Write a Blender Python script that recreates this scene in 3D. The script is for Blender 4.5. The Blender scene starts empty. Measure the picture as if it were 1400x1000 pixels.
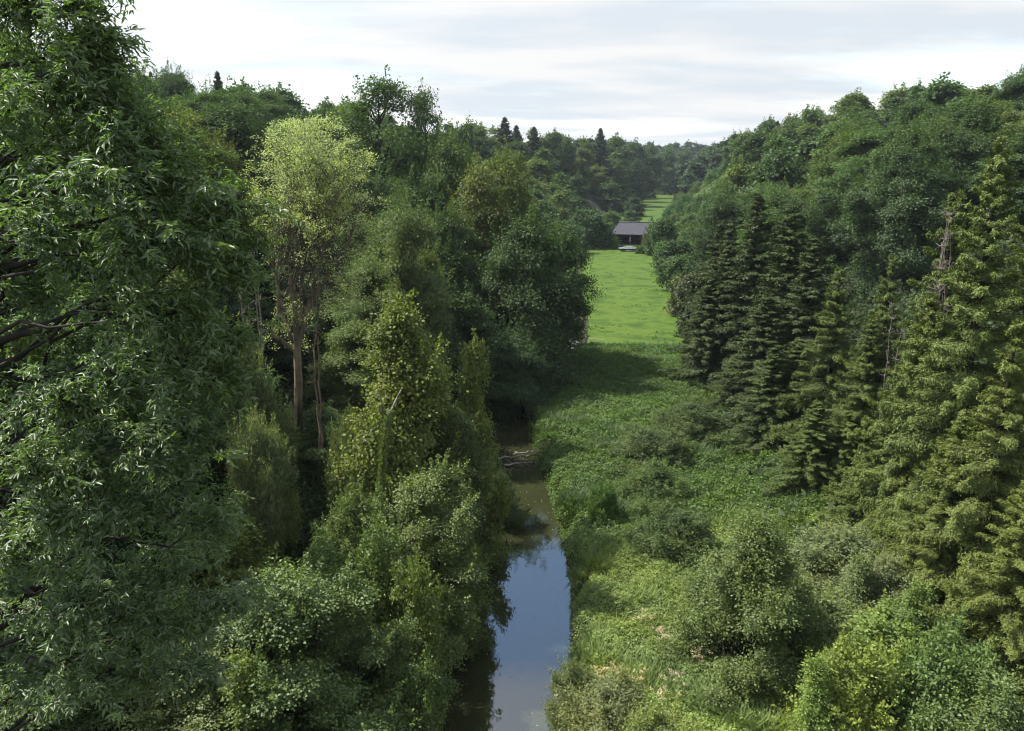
import bpy, math, random
import numpy as np
from mathutils import Vector, Matrix

rng = np.random.default_rng(7)
random.seed(7)
SC = bpy.context.scene
COL = SC.collection

# ------------------------------------------------------------------ camera model (photo measured at 1400 x 1000)
H = 24.0
PITCH = math.radians(14.6)
F = 1078.0
SP, CP = math.sin(PITCH), math.cos(PITCH)

def at(u, v, Y):
    """point at world depth Y seen at photo position u, v"""
    a, b = (u - 700) / F, (500 - v) / F
    t = Y / (CP + b * SP)
    return a * t, Y, H + t * (-SP + b * CP)

def on_level(u, v, z):
    a, b = (u - 700) / F, (500 - v) / F
    t = (H - z) / (SP - b * CP)
    return a * t, t * (CP + b * SP), z

def project(x, y, z):
    dz = z - H
    dep = y * CP - dz * SP
    return 700 + F * x / dep, 500 - F * (y * SP + dz * CP) / dep, dep

# ------------------------------------------------------------------ terrain
def ip(Y, xs, ys):
    return np.interp(Y, xs, ys)

RIV_Y = [-60, 20, 29, 34, 41, 47, 52, 58, 66, 75, 85, 98, 110, 130, 160, 200, 260, 330, 420, 600, 2500]
RIV_X = [-2.5, -1.2, -.9, -.4, .3, .3, -.1, -.6, -1.4, -1.3, 1.2, 5.5, 7.5, 8.5, 6.5, 5, 10, 40, 50, 80, 200]
RIV_W = [4.0, 4.0, 3.7, 3.6, 3.5, 3.4, 3.4, 3.4, 3.4, 3.0, 2.8, 2.8, 2.5, 2.0, 1.8, 1.6, 1.5, 1.2, 1, 1, 1]
FL_Y = [-60, 20, 60, 100, 150, 200, 270, 335, 400, 480, 600, 800, 1000, 2500]
FL_L = [-7, -7, -8, -5, 0, 6, 22, 48, 62, 74, 92, 128, 180, 500]
FL_R = [13, 13, 17, 25, 30, 38, 52, 66, 82, 100, 138, 190, 240, 560]
LR_Y = [-60, 100, 130, 190, 240, 300, 350, 400, 480, 600, 800, 2500]
LR_X = [-62, -60, -60, -67, -64, -25, 2, 32, 52, 76, 105, 380]
LR_Z = [18, 21, 22, 23, 23, 20, 21, 18, 17, 16, 22, 26]
RR_Y = [-60, 120, 200, 230, 260, 320, 420, 600, 800, 2500]
RR_X = [125, 122, 123, 117, 115, 116, 130, 160, 210, 600]
RR_Z = [28, 28, 27, 27, 26, 26, 21, 15, 20, 28]

def smooth(t):
    t = np.clip(t, 0, 1)
    return t * t * (3 - 2 * t)

def vnoise(x, y, s, k=0.0):
    x, y = x / s, y / s
    return (np.sin(x * 1.3 + k) * np.cos(y * 1.7 + 1.3 * k) + np.sin(x * .7 + y * 1.1 + 2.1 * k) * .8
            + np.sin(2.3 * x - 1.9 * y + k) * .45 + np.cos(3.7 * y + 2.9 * x + 3 * k) * .3) / 2.2

def terrain(x, y):
    x = np.asarray(x, float); y = np.asarray(y, float)
    fl, fr = ip(y, FL_Y, FL_L), ip(y, FL_Y, FL_R)
    lx, lz, rx, rz = ip(y, LR_Y, LR_X), ip(y, LR_Y, LR_Z), ip(y, RR_Y, RR_X), ip(y, RR_Y, RR_Z)
    base = 1.0 + np.clip((y - 300) / 300, 0, 1) * 1.0
    dl = (fl - x) / np.maximum(fl - lx, 4)
    dr = (x - fr) / np.maximum(rx - fr, 4)
    h = base + lz * np.sin(np.clip(dl, 0, 1) * math.pi / 2) + rz * np.sin(np.clip(dr, 0, 1) * math.pi / 2)
    close = smooth((y - 640) / 260)
    h = np.maximum(h, base + close * 22)
    h = h + vnoise(x, y, 9) * .25 * np.clip((np.maximum(dl, dr) * 8), 0, 1)
    rc, rw = ip(y, RIV_Y, RIV_X), ip(y, RIV_Y, RIV_W)
    d = np.abs(x - rc + .25 * np.sin(y * .9) + .2 * np.sin(y * 2.3 + 1)) - rw
    k = smooth((d + .5) / 1.1)
    return h * k + (-.9) * (1 - k)

# ------------------------------------------------------------------ mesh helpers
def make_mesh(name, V, Q, mats, attr=None, smooth_shade=False, mat_idx=None):
    """all-quad mesh from arrays"""
    V = np.ascontiguousarray(V, dtype=np.float32); Q = np.ascontiguousarray(Q, dtype=np.int32)
    me = bpy.data.meshes.new(name)
    me.vertices.add(len(V)); me.vertices.foreach_set('co', V.ravel())
    me.loops.add(Q.size); me.loops.foreach_set('vertex_index', Q.ravel())
    me.polygons.add(len(Q))
    me.polygons.foreach_set('loop_start', np.arange(0, Q.size, 4, dtype=np.int32))
    me.polygons.foreach_set('loop_total', np.full(len(Q), 4, dtype=np.int32))
    if smooth_shade:
        me.polygons.foreach_set('use_smooth', np.ones(len(Q), dtype=bool))
    for m in (mats if isinstance(mats, (list, tuple)) else [mats]):
        me.materials.append(m)
    if mat_idx is not None:
        me.polygons.foreach_set('material_index', np.asarray(mat_idx, dtype=np.int32))
    me.update(calc_edges=True)
    if attr is not None:
        a = me.attributes.new('tone', 'FLOAT', 'POINT')
        a.data.foreach_set('value', np.asarray(attr, dtype=np.float32))
    return me

def unit(v):
    return v / np.maximum(np.linalg.norm(v, axis=-1, keepdims=True), 1e-9)

def rnd_dir(n, r):
    return unit(r.normal(size=(n, 3)))

def leaves(P, N, A, L, W, tone, fold=.12, lance=False, curl=0.0):
    """one leaf per point: P base, N facing, A along. returns V, Q, tone"""
    n = len(P)
    L = np.broadcast_to(np.asarray(L, float), (n,))[:, None]; W = np.broadcast_to(np.asarray(W, float), (n,))[:, None]
    A = unit(A - N * np.sum(A * N, 1, keepdims=True))
    S = np.cross(N, A)
    if not lance:
        V = np.stack([P, P + A * L * .45 + S * W * .5 + N * W * fold, P + A * L - N * L * curl, P + A * L * .45 - S * W * .5 + N * W * fold], 1)
        Q = np.arange(n * 4).reshape(n, 4)
        return V.reshape(-1, 3), Q, np.repeat(tone, 4)
    mid = P + A * L * .5 - N * L * curl * .3
    tip = P + A * L - N * L * curl
    V = np.stack([P, P + A * L * .3 + S * W * .5 + N * W * fold, P + A * L * .66 + S * W * .36 + N * (W * fold - L * curl * .4),
                  tip, P + A * L * .66 - S * W * .36 + N * (W * fold - L * curl * .4), P + A * L * .3 - S * W * .5 + N * W * fold], 1)
    b = np.arange(n)[:, None] * 6
    Q = np.concatenate([b + [0, 1, 2, 3], b + [0, 3, 4, 5]], 0)
    return V.reshape(-1, 3), Q, np.repeat(tone, 6)

class Geo:
    def __init__(s): s.V = []; s.Q = []; s.T = []; s.M = []; s.n = 0; s.mi = 0
    def add(s, V, Q, T):
        if len(V) == 0: return
        s.V.append(V); s.Q.append(Q + s.n); s.T.append(T); s.M.append(np.full(len(Q), s.mi)); s.n += len(V)
    def mesh(s, name, mats, smooth_shade=False):
        return make_mesh(name, np.concatenate(s.V), np.concatenate(s.Q), mats, np.concatenate(s.T), smooth_shade, np.concatenate(s.M) if isinstance(mats, (list, tuple)) else None)

def tube(path, rad, k=6, tone=.5):
    path = np.asarray(path, float); rad = np.asarray(rad, float); m = len(path)
    d = np.gradient(path, axis=0); d = unit(d)
    ref = np.tile(np.array([[.31, .2, .93]]), (m, 1)); flat = np.abs(np.sum(ref * d, 1)) > .96
    ref[flat] = [1, 0, 0]
    # keep a common reference so rings do not twist
    if flat.any(): ref[:] = [.9, .3, -.2]
    s = unit(np.cross(d, ref)); t = np.cross(d, s)
    an = np.linspace(0, 2 * math.pi, k, endpoint=False)
    ring = path[:, None] + rad[:, None, None] * (np.cos(an)[None, :, None] * s[:, None] + np.sin(an)[None, :, None] * t[:, None])
    V = ring.reshape(-1, 3)
    i = np.arange(m - 1)[:, None] * k; j = np.arange(k)[None]
    Q = np.stack([i + j, i + (j + 1) % k, i + k + (j + 1) % k, i + k + j], -1).reshape(-1, 4)
    return V, Q, np.full(len(V), tone)

def bend(a, b, sag, n, r, wob=.04):
    a, b = np.asarray(a, float), np.asarray(b, float)
    t = np.linspace(0, 1, n)[:, None]
    L = np.linalg.norm(b - a)
    p = a + (b - a) * t
    p[:, 2] += (sag * L * np.sin(t[:, 0] * math.pi))
    p[1:-1] += r.normal(size=(n - 2, 3)) * wob * L
    return p

# ------------------------------------------------------------------ materials
def nodes_of(name):
    m = bpy.data.materials.new(name); m.use_nodes = True
    nt = m.node_tree; nt.nodes.clear()
    out = nt.nodes.new('ShaderNodeOutputMaterial')
    return m, nt, out

def N(nt, t, **kw):
    n = nt.nodes.new(t)
    for k, v in kw.items(): setattr(n, k, v)
    return n

def mixrgb(nt, fac, a, b, mode='MIX'):
    m = N(nt, 'ShaderNodeMix', data_type='RGBA', blend_type=mode)
    for sock, val in ((m.inputs[0], fac), (m.inputs[6], a), (m.inputs[7], b)):
        if hasattr(val, 'is_output') or isinstance(val, bpy.types.NodeSocket): nt.links.new(val, sock)
        else: sock.default_value = val
    return m.outputs[2]

def foliage_mat(name, transl=.35, gloss=.06, rough=.45, tint=(1.0, 1.22, .5), noise_scale=.35, yel=(1.16, 1.08, .75)):
    """leaf colour = the object's own colour, varied per leaf and per spray"""
    m, nt, out = nodes_of(name)
    oi = N(nt, 'ShaderNodeObjectInfo')
    at_ = N(nt, 'ShaderNodeAttribute', attribute_name='tone')
    ramp = N(nt, 'ShaderNodeMapRange'); ramp.inputs[3].default_value = .55; ramp.inputs[4].default_value = 1.5
    nt.links.new(at_.outputs['Fac'], ramp.inputs[0])
    vm = N(nt, 'ShaderNodeVectorMath', operation='SCALE')
    nt.links.new(oi.outputs['Color'], vm.inputs[0]); nt.links.new(ramp.outputs[0], vm.inputs[3])
    tc = N(nt, 'ShaderNodeTexCoord'); nz = N(nt, 'ShaderNodeTexNoise'); nz.inputs['Scale'].default_value = noise_scale
    nt.links.new(tc.outputs['Object'], nz.inputs['Vector'])
    mr = N(nt, 'ShaderNodeMapRange'); mr.inputs[1].default_value = .35; mr.inputs[2].default_value = .65
    nt.links.new(nz.outputs[0], mr.inputs[0])
    yel = mixrgb(nt, 1.0, vm.outputs[0], (*yel, 1), 'MULTIPLY')
    col = mixrgb(nt, mr.outputs[0], vm.outputs[0], yel)
    tr_c = mixrgb(nt, 1.0, col, (*tint, 1), 'MULTIPLY')
    df = N(nt, 'ShaderNodeBsdfDiffuse'); nt.links.new(col, df.inputs[0])
    tr = N(nt, 'ShaderNodeBsdfTranslucent'); nt.links.new(tr_c, tr.inputs[0])
    ms = N(nt, 'ShaderNodeMixShader'); ms.inputs[0].default_value = transl
    nt.links.new(df.outputs[0], ms.inputs[1]); nt.links.new(tr.outputs[0], ms.inputs[2])
    gl = N(nt, 'ShaderNodeBsdfGlossy'); gl.inputs['Roughness'].default_value = rough; gl.inputs[0].default_value = (1, 1, 1, 1)
    ms2 = N(nt, 'ShaderNodeMixShader'); ms2.inputs[0].default_value = gloss
    nt.links.new(ms.outputs[0], ms2.inputs[1]); nt.links.new(gl.outputs[0], ms2.inputs[2])
    nt.links.new(ms2.outputs[0], out.inputs[0])
    return m

def noise_mat(name, cols, scale=1.0, rough=.9, detail=6, bump=.0, stretch=(1, 1, 1), spec=.2, coord='Object'):
    m, nt, out = nodes_of(name)
    tc = N(nt, 'ShaderNodeTexCoord'); mp = N(nt, 'ShaderNodeMapping'); mp.inputs['Scale'].default_value = stretch
    nt.links.new(tc.outputs[coord], mp.inputs[0])
    nz = N(nt, 'ShaderNodeTexNoise'); nz.inputs['Scale'].default_value = scale; nz.inputs['Detail'].default_value = detail
    nt.links.new(mp.outputs[0], nz.inputs['Vector'])
    cr = N(nt, 'ShaderNodeValToRGB'); el = cr.color_ramp.elements
    ps = np.linspace(.32, .68, len(cols))
    el[0].position = ps[0]; el[0].color = (*cols[0], 1); el[1].position = ps[-1]; el[1].color = (*cols[-1], 1)
    for p, c in zip(ps[1:-1], cols[1:-1]):
        e = el.new(p); e.color = (*c, 1)
    nt.links.new(nz.outputs[0], cr.inputs[0])
    b = N(nt, 'ShaderNodeBsdfPrincipled'); b.inputs['Roughness'].default_value = rough; b.inputs['Specular IOR Level'].default_value = spec
    nt.links.new(cr.outputs[0], b.inputs['Base Color'])
    if bump:
        bp = N(nt, 'ShaderNodeBump'); bp.inputs['Strength'].default_value = bump; bp.inputs['Distance'].default_value = .1
        nt.links.new(nz.outputs[0], bp.inputs['Height']); nt.links.new(bp.outputs[0], b.inputs['Normal'])
    nt.links.new(b.outputs[0], out.inputs[0])
    return m

M_leaf = foliage_mat('leaf', .36, .02, .7)
M_gloss = foliage_mat('glossy_leaf', .38, .03, .6, noise_scale=.8)
M_lance = foliage_mat('long_glossy_leaf', .5, .05, .5, noise_scale=.8)
M_soft = foliage_mat('soft_leaf', .38, .015, .6, tint=(1.0, 1.12, .6))
M_needle = foliage_mat('needle', .16, .015, .5, tint=(.95, 1.15, .6), noise_scale=.25, yel=(1.08, 1.05, .85))
M_bark = noise_mat('bark', [(.035, .03, .022), (.09, .08, .06), (.16, .15, .12)], 3.0, bump=.5, stretch=(1, 1, .25))
M_bark_orange = noise_mat('lichen_bark', [(.06, .052, .040), (.16, .125, .078), (.24, .185, .11)], 2.2, bump=.5, stretch=(1, 1, .4))
M_bark_dark = noise_mat('dark_bark', [(.012, .01, .008), (.035, .028, .022)], 3.0, bump=.4)
M_bark_pale = noise_mat('dead_wood', [(.12, .10, .08), (.26, .23, .19)], 3.0, bump=.3)
M_ground = noise_mat('forest_floor', [(.012, .014, .006), (.025, .03, .012), (.04, .035, .02)], .6)

# ------------------------------------------------------------------ scene objects
def tag(o, label=None, cat=None, group=None, kind=None):
    if label: o['label'] = label
    if cat: o['category'] = cat
    if group: o['group'] = group
    if kind: o['kind'] = kind
    return o

def obj(name, me, parent=None, color=None):
    o = bpy.data.objects.new(name, me); COL.objects.link(o)
    if parent: o.parent = parent
    if color is not None: o.color = (*color, 1)
    return o

def empty(name, loc=(0, 0, 0), rz=0, sc=(1, 1, 1)):
    o = bpy.data.objects.new(name, None); COL.objects.link(o)
    o.location = loc; o.rotation_euler = (0, 0, rz); o.scale = sc
    o.empty_display_size = .5
    return o

# ------------------------------------------------------------------ broadleaf trees
def broadleaf(seed, h=14., base=.22, R=5., shape='round', n_clump=34, clump=1.5, sub=12, per=60, leaf=.2, wide=.62,
              spread=.34, flat=.55, mat=None, bark=None, gap=.0, trunks=1, lean=.0, limb=.5, droop=.0, twig=True, tk=1.0, updir=.8, shoots=2, shoot=1.0, rough=1.0):
    """crown of layered leaf sprays round limbs; returns (trunk mesh, crown mesh, h, R)"""
    r = np.random.default_rng(seed)
    prof = {'round': lambda t: np.sin(np.clip(.12 + .88 * t, 0, 1) ** .85 * math.pi) ** .6,
            'dome': lambda t: np.sqrt(np.clip(1 - t ** 2.2, 0, 1)) * (0.75 + .25 * t),
            'oval': lambda t: np.sin(np.clip(.08 + .9 * t, 0, 1) * math.pi) ** .7,
            'cone': lambda t: (1 - t) ** .75 * np.clip(t * 8 + .45, 0, 1) + .05,
            'spire': lambda t: (1 - t) ** .6 * np.clip(t * 5 + .4, 0, 1) * .9 + .04}[shape]
    ph = r.uniform(0, 6.28, 4)
    zb = h * base
    C = []
    tries = 0
    dmin = clump * .75
    while len(C) < n_clump and tries < 4000:
        tries += 1
        t = r.uniform(0.0, .96); an = r.uniform(0, 6.283)
        rr = prof(t) * R * (1 + rough * (.22 * math.sin(2 * an + ph[0] + 4 * t) + .16 * math.sin(5 * an + ph[1] - 7 * t)))
        q = rr * (1 - r.uniform(0, .75) ** 1.8)
        q = max(0, q - clump * .45)
        p = np.array([q * math.cos(an), q * math.sin(an), zb + t * (h - zb) - clump * .25])
        if all(np.linalg.norm((p - c) * [1, 1, 1.2]) > dmin for c in C): C.append(p)
        elif tries % 60 == 0: dmin *= .93
    C = np.array(C)
    g = Geo()
    axis = np.array([0, 0, zb + .35 * (h - zb)])
    up = np.array([0, 0, 1.])
    allP, allN, allA, allT = [], [], [], []
    for c in C:
        out = unit((c - axis) * [1, 1, .8])
        cr = clump * r.uniform(.5, 1.3)
        ct = r.uniform(-.16, .16)
        ns = max(4, int(sub * r.uniform(.7, 1.3)))
        d = unit(rnd_dir(ns, r) + out * .5 + up * .45)
        sc = c + d * cr * r.uniform(.45, 1.0, (ns, 1)) * [1, 1, .72]
        for k in range(ns):
            if r.random() < gap: continue
            n = max(6, int(per * r.uniform(.6, 1.4)))
            s = spread * clump * r.uniform(.7, 1.2)
            off = r.normal(size=(n, 3)) * [s, s, s * flat]
            off[:, 2] -= droop * (off[:, 0] ** 2 + off[:, 1] ** 2) / s
            dirn = unit(d[k] + up * updir + out * .5)
            nn = unit(dirn + r.normal(size=(n, 3)) * .55)
            aa = unit(off + d[k] * .5 * s + r.normal(size=(n, 3)) * .3 * s - up * droop * s)
            allP.append(sc[k] + off); allN.append(nn); allA.append(aa)
            allT.append(np.clip(.5 + ct + r.uniform(-.12, .12) + r.normal(size=n) * .16, 0, 1))
        # loose shoots that break the outline
        for k in range(int(r.integers(0, 2 * shoots + 1))):
            sd_ = unit(out * .6 + up * r.uniform(.3, 1.3) + rnd_dir(1, r)[0] * .5)
            ln = clump * r.uniform(.9, 1.9) * shoot; n = max(5, int(per * .55 * r.uniform(.6, 1.3)))
            tt = r.random(n) ** .8
            s = spread * clump * .42 * (1.15 - tt)[:, None]
            off = r.normal(size=(n, 3)) * s
            allP.append(c + d[k % ns] * cr * .5 + sd_ * (ln * tt)[:, None] + off); allN.append(unit(up * .7 + rnd_dir(n, r) * .9)); allA.append(unit(off + sd_ * .6 * s + r.normal(size=(n, 3)) * .2 * s))
            allT.append(np.clip(.62 + r.normal(size=n) * .14, 0, 1))
    P, Nn, A, T = map(np.concatenate, (allP, allN, allA, allT))
    L = leaf * r.uniform(.5, 1.5, len(P))
    g.add(*leaves(P, Nn, A, L, L * wide, T))
    crown = g.mesh('crown', mat or M_leaf)
    # trunk with limbs to the clumps
    w = Geo()
    for k in range(trunks):
        an = 6.28 * k / max(trunks, 1) + ph[2]
        sp = .0 if trunks == 1 else R * .28
        top = np.array([sp * math.cos(an) + lean, sp * math.sin(an), h * .82])
        foot = np.array([math.cos(an) * .12 * (trunks > 1), math.sin(an) * .12 * (trunks > 1), -1.0])
        p = bend(foot, top, 0, 9, r, .012)
        r0 = h * .016 * tk / math.sqrt(trunks)
        w.add(*tube(p, np.linspace(r0 * 1.15, r0 * .2, 9), 8, .5))
        for c in C[k::trunks]:
            z0 = max(zb * .7, c[2] - limb * np.hypot(c[0] - top[0], c[1] - top[1]) * r.uniform(.8, 1.4) - .3)
            z0 = min(z0, h * .78)
            i = np.interp(z0, p[:, 2], np.arange(9)); a = p[int(i)] * (1 - i % 1) + p[min(int(i) + 1, 8)] * (i % 1)
            bp = bend(a, c, .05, 6, r, .03)
            rb = r0 * .42 * (1 - z0 / h * .6)
            w.add(*tube(bp, np.linspace(rb, rb * .22, 6), 5, .5))
            if twig:
                for q in range(3):
                    e = c + rnd_dir(1, r)[0] * clump * .9 + up * clump * .3
                    w.add(*tube(bend(bp[3 + (q > 1)], e, .05, 4, r, .04), np.linspace(rb * .3, rb * .08, 4), 3, .5))
    tm = w.mesh('trunk', bark or M_bark, True)
    return tm, crown, h, R

# ------------------------------------------------------------------ spruces
def spruce(seed, h=22., R=3.4, whorls=44, per=7, fine=1.0, needle=.16, base=.06, density=1.0, bare=0.0, droop=.35, nb=10, wid=.3, hang_l=.75, slim=.34, pw=1.0):
    """whorls of sagging boughs with hanging branchlets"""
    r = np.random.default_rng(seed)
    g = Geo(); w = Geo()
    w.add(*tube(np.array([[0, 0, -1.], [0, 0, h * .3], [.05, 0, h * .7], [0, 0, h]]), [h * .014, h * .011, h * .006, .02], 8))
    up = np.array([0, 0, 1.])
    Ps, Ns, As, Ts, Ls = [], [], [], [], []
    for i in range(whorls):
        f = (i + r.uniform(-.45, .45)) / whorls
        z = h * (base + (1 - base) * (max(f, 0) ** .86))
        z = min(z, h - .15)
        k = max(3, int(per * r.uniform(.7, 1.25)))
        a0 = r.uniform(0, 6.28)
        for j in range(k):
            an = a0 + 6.28 * j / k + r.uniform(-.35, .35)
            fz = z / h
            L = R * ((1 - fz) ** pw) * r.uniform(.55, 1.25) + .12
            if r.random() < .06: L *= .5
            dead = r.random() < bare
            hd = np.array([math.cos(an), math.sin(an), 0])
            m = 8
            t = np.linspace(0, 1, m)
            rise = .75 * (fz ** 2) - .1
            zz = z + L * (rise * t - droop * (1 - fz * .75) * t ** 1.6 + .16 * t ** 4) + r.normal() * .22
            p = np.stack([hd[0] * L * t, hd[1] * L * t, zz], 1)
            w.add(*tube(p, np.linspace(.012 * L + .008, .006, m), 4))
            if dead: continue
            side = np.array([-hd[1], hd[0], 0])
            n = int(density * L * nb) + 3
            tt = r.uniform(.08, 1, n) ** .8
            q = np.stack([np.interp(tt, t, p[:, c]) for c in range(3)], 1)
            # branchlets: lateral for young growth above, hanging lower down
            ww = wid * L * (1.05 - tt) * r.uniform(-1, 1, n)
            q += side * ww[:, None]
            q[:, 2] -= np.abs(ww) * .35
            bl = hang_l * (.10 + .90 * (1 - fz)) * r.uniform(.4, 1.5, n)
            m2 = max(2, int(4 * fine))
            tone = .5 + r.uniform(-.15, .15)
            for s in range(m2):
                u = (s + r.uniform(0, 1, n)) / m2
                hang = np.outer(bl * u, np.array([0, 0, -1.])) * (.4 + .6 * (1 - fz)) + np.outer(bl * u, hd) * .22
                P = q + hang + r.normal(size=(n, 3)) * .045
                nn = unit(up * (.35 + .4 * (s == 0)) + hd * .75 + side * np.sign(ww)[:, None] * .35 + r.normal(size=(n, 3)) * .45)
                aa = unit(hd * .35 - up * (.9 - .5 * fz) + side * np.sign(ww)[:, None] * .3 + r.normal(size=(n, 3)) * .4)
                Ps.append(P); Ns.append(nn); As.append(aa)
                Ts.append(np.clip(tone + r.normal(size=n) * .17 + .18 * (tt - .5), 0, 1)); Ls.append(needle * r.uniform(.7, 1.4, n))
    # leader
    n = 40
    Ps.append(np.stack([r.normal(size=n) * .05, r.normal(size=n) * .05, h - r.uniform(0, 1.2, n)], 1)); Ns.append(rnd_dir(n, r)); As.append(unit(rnd_dir(n, r) + up))
    Ts.append(np.full(n, .6)); Ls.append(np.full(n, needle))
    P, Nn, A, T, L = map(np.concatenate, (Ps, Ns, As, Ts, Ls))
    g.add(*leaves(P, Nn, A, L, L * slim, T, fold=.2))
    return w.mesh('trunk', M_bark_dark, True), g.mesh('crown', M_needle), h, R

# ------------------------------------------------------------------ placing
PROTO = {}
def put(name, proto, u, v, Y, width, color, label, cat='tree', group=None, rz=None, min_h=1.5, z0=None):
    """stand a tree whose tip shows at photo position u, v at depth Y, crown 'width' metres across"""
    X, _, zt = at(u, v, Y)
    zb = float(terrain(X, Y))
    while zt - zb < min_h and Y > 15:       # walk towards the viewer until the plant has its height
        Y -= .5
        X, _, zt = at(u, v, Y); zb = float(terrain(X, Y))
    return stand(name, proto, X, Y, zb, max(min_h, zt - zb), width, color, label, cat, group, rz)

def stand(name, proto, X, Y, zb, height, width, color, label, cat='tree', group=None, rz=None):
    tm, cm, h0, R0 = PROTO[proto]
    s = width / (2 * R0)
    e = empty(name, (X, Y, zb - .15), rng.uniform(0, 6.28) if rz is None else rz, (s, s * rng.uniform(.9, 1.1), height / h0))
    tag(e, label, cat, group)
    obj('trunk', tm, e)
    k = (1.48, 1.42, 1.0) if max(color) < .1 else (1.16, 1.12, .85)
    c = obj('crown', cm, e, tuple(a * b for a, b in zip(color, k)))
    return e

# ------------------------------------------------------------------ camera, sun, sky
cam = bpy.data.cameras.new('camera'); cam.sensor_width = 36; cam.lens = F / 1400 * 36; cam.clip_end = 6000; cam.clip_start = .2
co = bpy.data.objects.new('camera', cam); COL.objects.link(co)
co.location = (0, 0, H); co.rotation_euler = (math.pi / 2 - PITCH, 0, 0); SC.camera = co

SUN_EL, SUN_AZ = math.radians(54), math.radians(-74)       # azimuth from +Y, negative = left
sd = Vector((math.sin(SUN_AZ) * math.cos(SUN_EL), math.cos(SUN_AZ) * math.cos(SUN_EL), math.sin(SUN_EL)))
sl = bpy.data.lights.new('sun', 'SUN'); sl.energy = 5.0; sl.angle = math.radians(.55); sl.color = (1, .955, .87)
so = bpy.data.objects.new('sun', sl); COL.objects.link(so); so.rotation_euler = sd.to_track_quat('Z', 'Y').to_euler()

def build_world():
    w = bpy.data.worlds.new('World'); SC.world = w; w.use_nodes = True
    nt = w.node_tree; nt.nodes.clear()
    out = N(nt, 'ShaderNodeOutputWorld'); bg = N(nt, 'ShaderNodeBackground'); bg.inputs[1].default_value = .15
    sky = N(nt, 'ShaderNodeTexSky', sky_type='NISHITA', sun_disc=False, sun_elevation=SUN_EL, sun_rotation=SUN_AZ % (2 * math.pi))
    sky.altitude = 300; sky.air_density = 1.25; sky.dust_density = .3; sky.ozone_density = 1.6
    bg2 = N(nt, 'ShaderNodeBackground')
    tc = N(nt, 'ShaderNodeTexCoord'); sx = N(nt, 'ShaderNodeSeparateXYZ'); nt.links.new(tc.outputs['Generated'], sx.inputs[0])
    def M(op, a, b=None, c=None, clamp=False):
        n = N(nt, 'ShaderNodeMath', operation=op, use_clamp=clamp)
        for i, x in enumerate((a, b, c)):
            if x is None: continue
            if isinstance(x, bpy.types.NodeSocket): nt.links.new(x, n.inputs[i])
            else: n.inputs[i].default_value = x
        return n.outputs[0]
    z = M('MAXIMUM', sx.outputs[2], .0)
    zz = M('ADD', z, .12)
    px = M('DIVIDE', sx.outputs[0], zz); py = M('DIVIDE', sx.outputs[1], zz)
    cb = N(nt, 'ShaderNodeCombineXYZ'); nt.links.new(px, cb.inputs[0]); nt.links.new(py, cb.inputs[1])
    n1 = N(nt, 'ShaderNodeTexNoise'); n1.inputs['Scale'].default_value = .75; n1.inputs['Detail'].default_value = 7; n1.inputs['Roughness'].default_value = .56
    mp = N(nt, 'ShaderNodeMapping'); mp.inputs['Scale'].default_value = (.55, 1.0, 1); mp.inputs['Location'].default_value = (1.7, .35, 0)
    nt.links.new(cb.outputs[0], mp.inputs[0]); nt.links.new(mp.outputs[0], n1.inputs['Vector'])
    # bank of cloud low over the valley, an opening of blue above it, broken cloud overhead
    mr = N(nt, 'ShaderNodeFloatCurve')
    cv = mr.mapping.curves[0]
    pts = [(0, 1), (.28, 1), (.38, .7), (.46, .06), (.565, .06), (.61, .75), (.80, .6), (1, .5)]
    cv.points[0].location = pts[0]; cv.points[1].location = pts[-1]
    for p in pts[1:-1]: cv.points.new(*p)
    mr.mapping.update()
    nt.links.new(z, mr.inputs['Value'])
    cov = M('MULTIPLY', M('ADD', M('MULTIPLY', M('SUBTRACT', n1.outputs[0], .5), 3.2), 1.0), mr.outputs[0])
    cov = M('SMOOTH_MIN', M('MAXIMUM', cov, 0.0), 1.0, .2)
    # cloud tone
    n2 = N(nt, 'ShaderNodeTexNoise'); n2.inputs['Scale'].default_value = 1.1; n2.inputs['Detail'].default_value = 6; n2.inputs['Roughness'].default_value = .5
    mp2 = N(nt, 'ShaderNodeMapping'); mp2.inputs['Scale'].default_value = (.8, 1.5, 1); mp2.inputs['Location'].default_value = (3.1, 5.2, 0)
    nt.links.new(cb.outputs[0], mp2.inputs[0]); nt.links.new(mp2.outputs[0], n2.inputs['Vector'])
    cr = N(nt, 'ShaderNodeValToRGB'); e = cr.color_ramp.elements
    e[0].position = .40; e[0].color = (.80, .87, .94, 1); e[1].position = .60; e[1].color = (1.0, 1.0, 1.0, 1)
    nt.links.new(n2.outputs[0], cr.inputs[0])
    # brighter towards the sun
    vd = N(nt, 'ShaderNodeVectorMath', operation='DOT_PRODUCT'); nt.links.new(tc.outputs['Generated'], vd.inputs[0]); vd.inputs[1].default_value = sd
    gl = M('POWER', M('MAXIMUM', vd.outputs['Value'], 0.0), 3.0)
    st = M('ADD', M('MULTIPLY', gl, .62), .455)
    nt.links.new(cr.outputs[0], bg2.inputs[0]); nt.links.new(st, bg2.inputs[1])
    nt.links.new(sky.outputs[0], bg.inputs[0])
    ms = N(nt, 'ShaderNodeMixShader'); nt.links.new(cov, ms.inputs[0]); nt.links.new(bg.outputs[0], ms.inputs[1]); nt.links.new(bg2.outputs[0], ms.inputs[2])
    nt.links.new(ms.outputs[0], out.inputs[0])
build_world()

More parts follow.
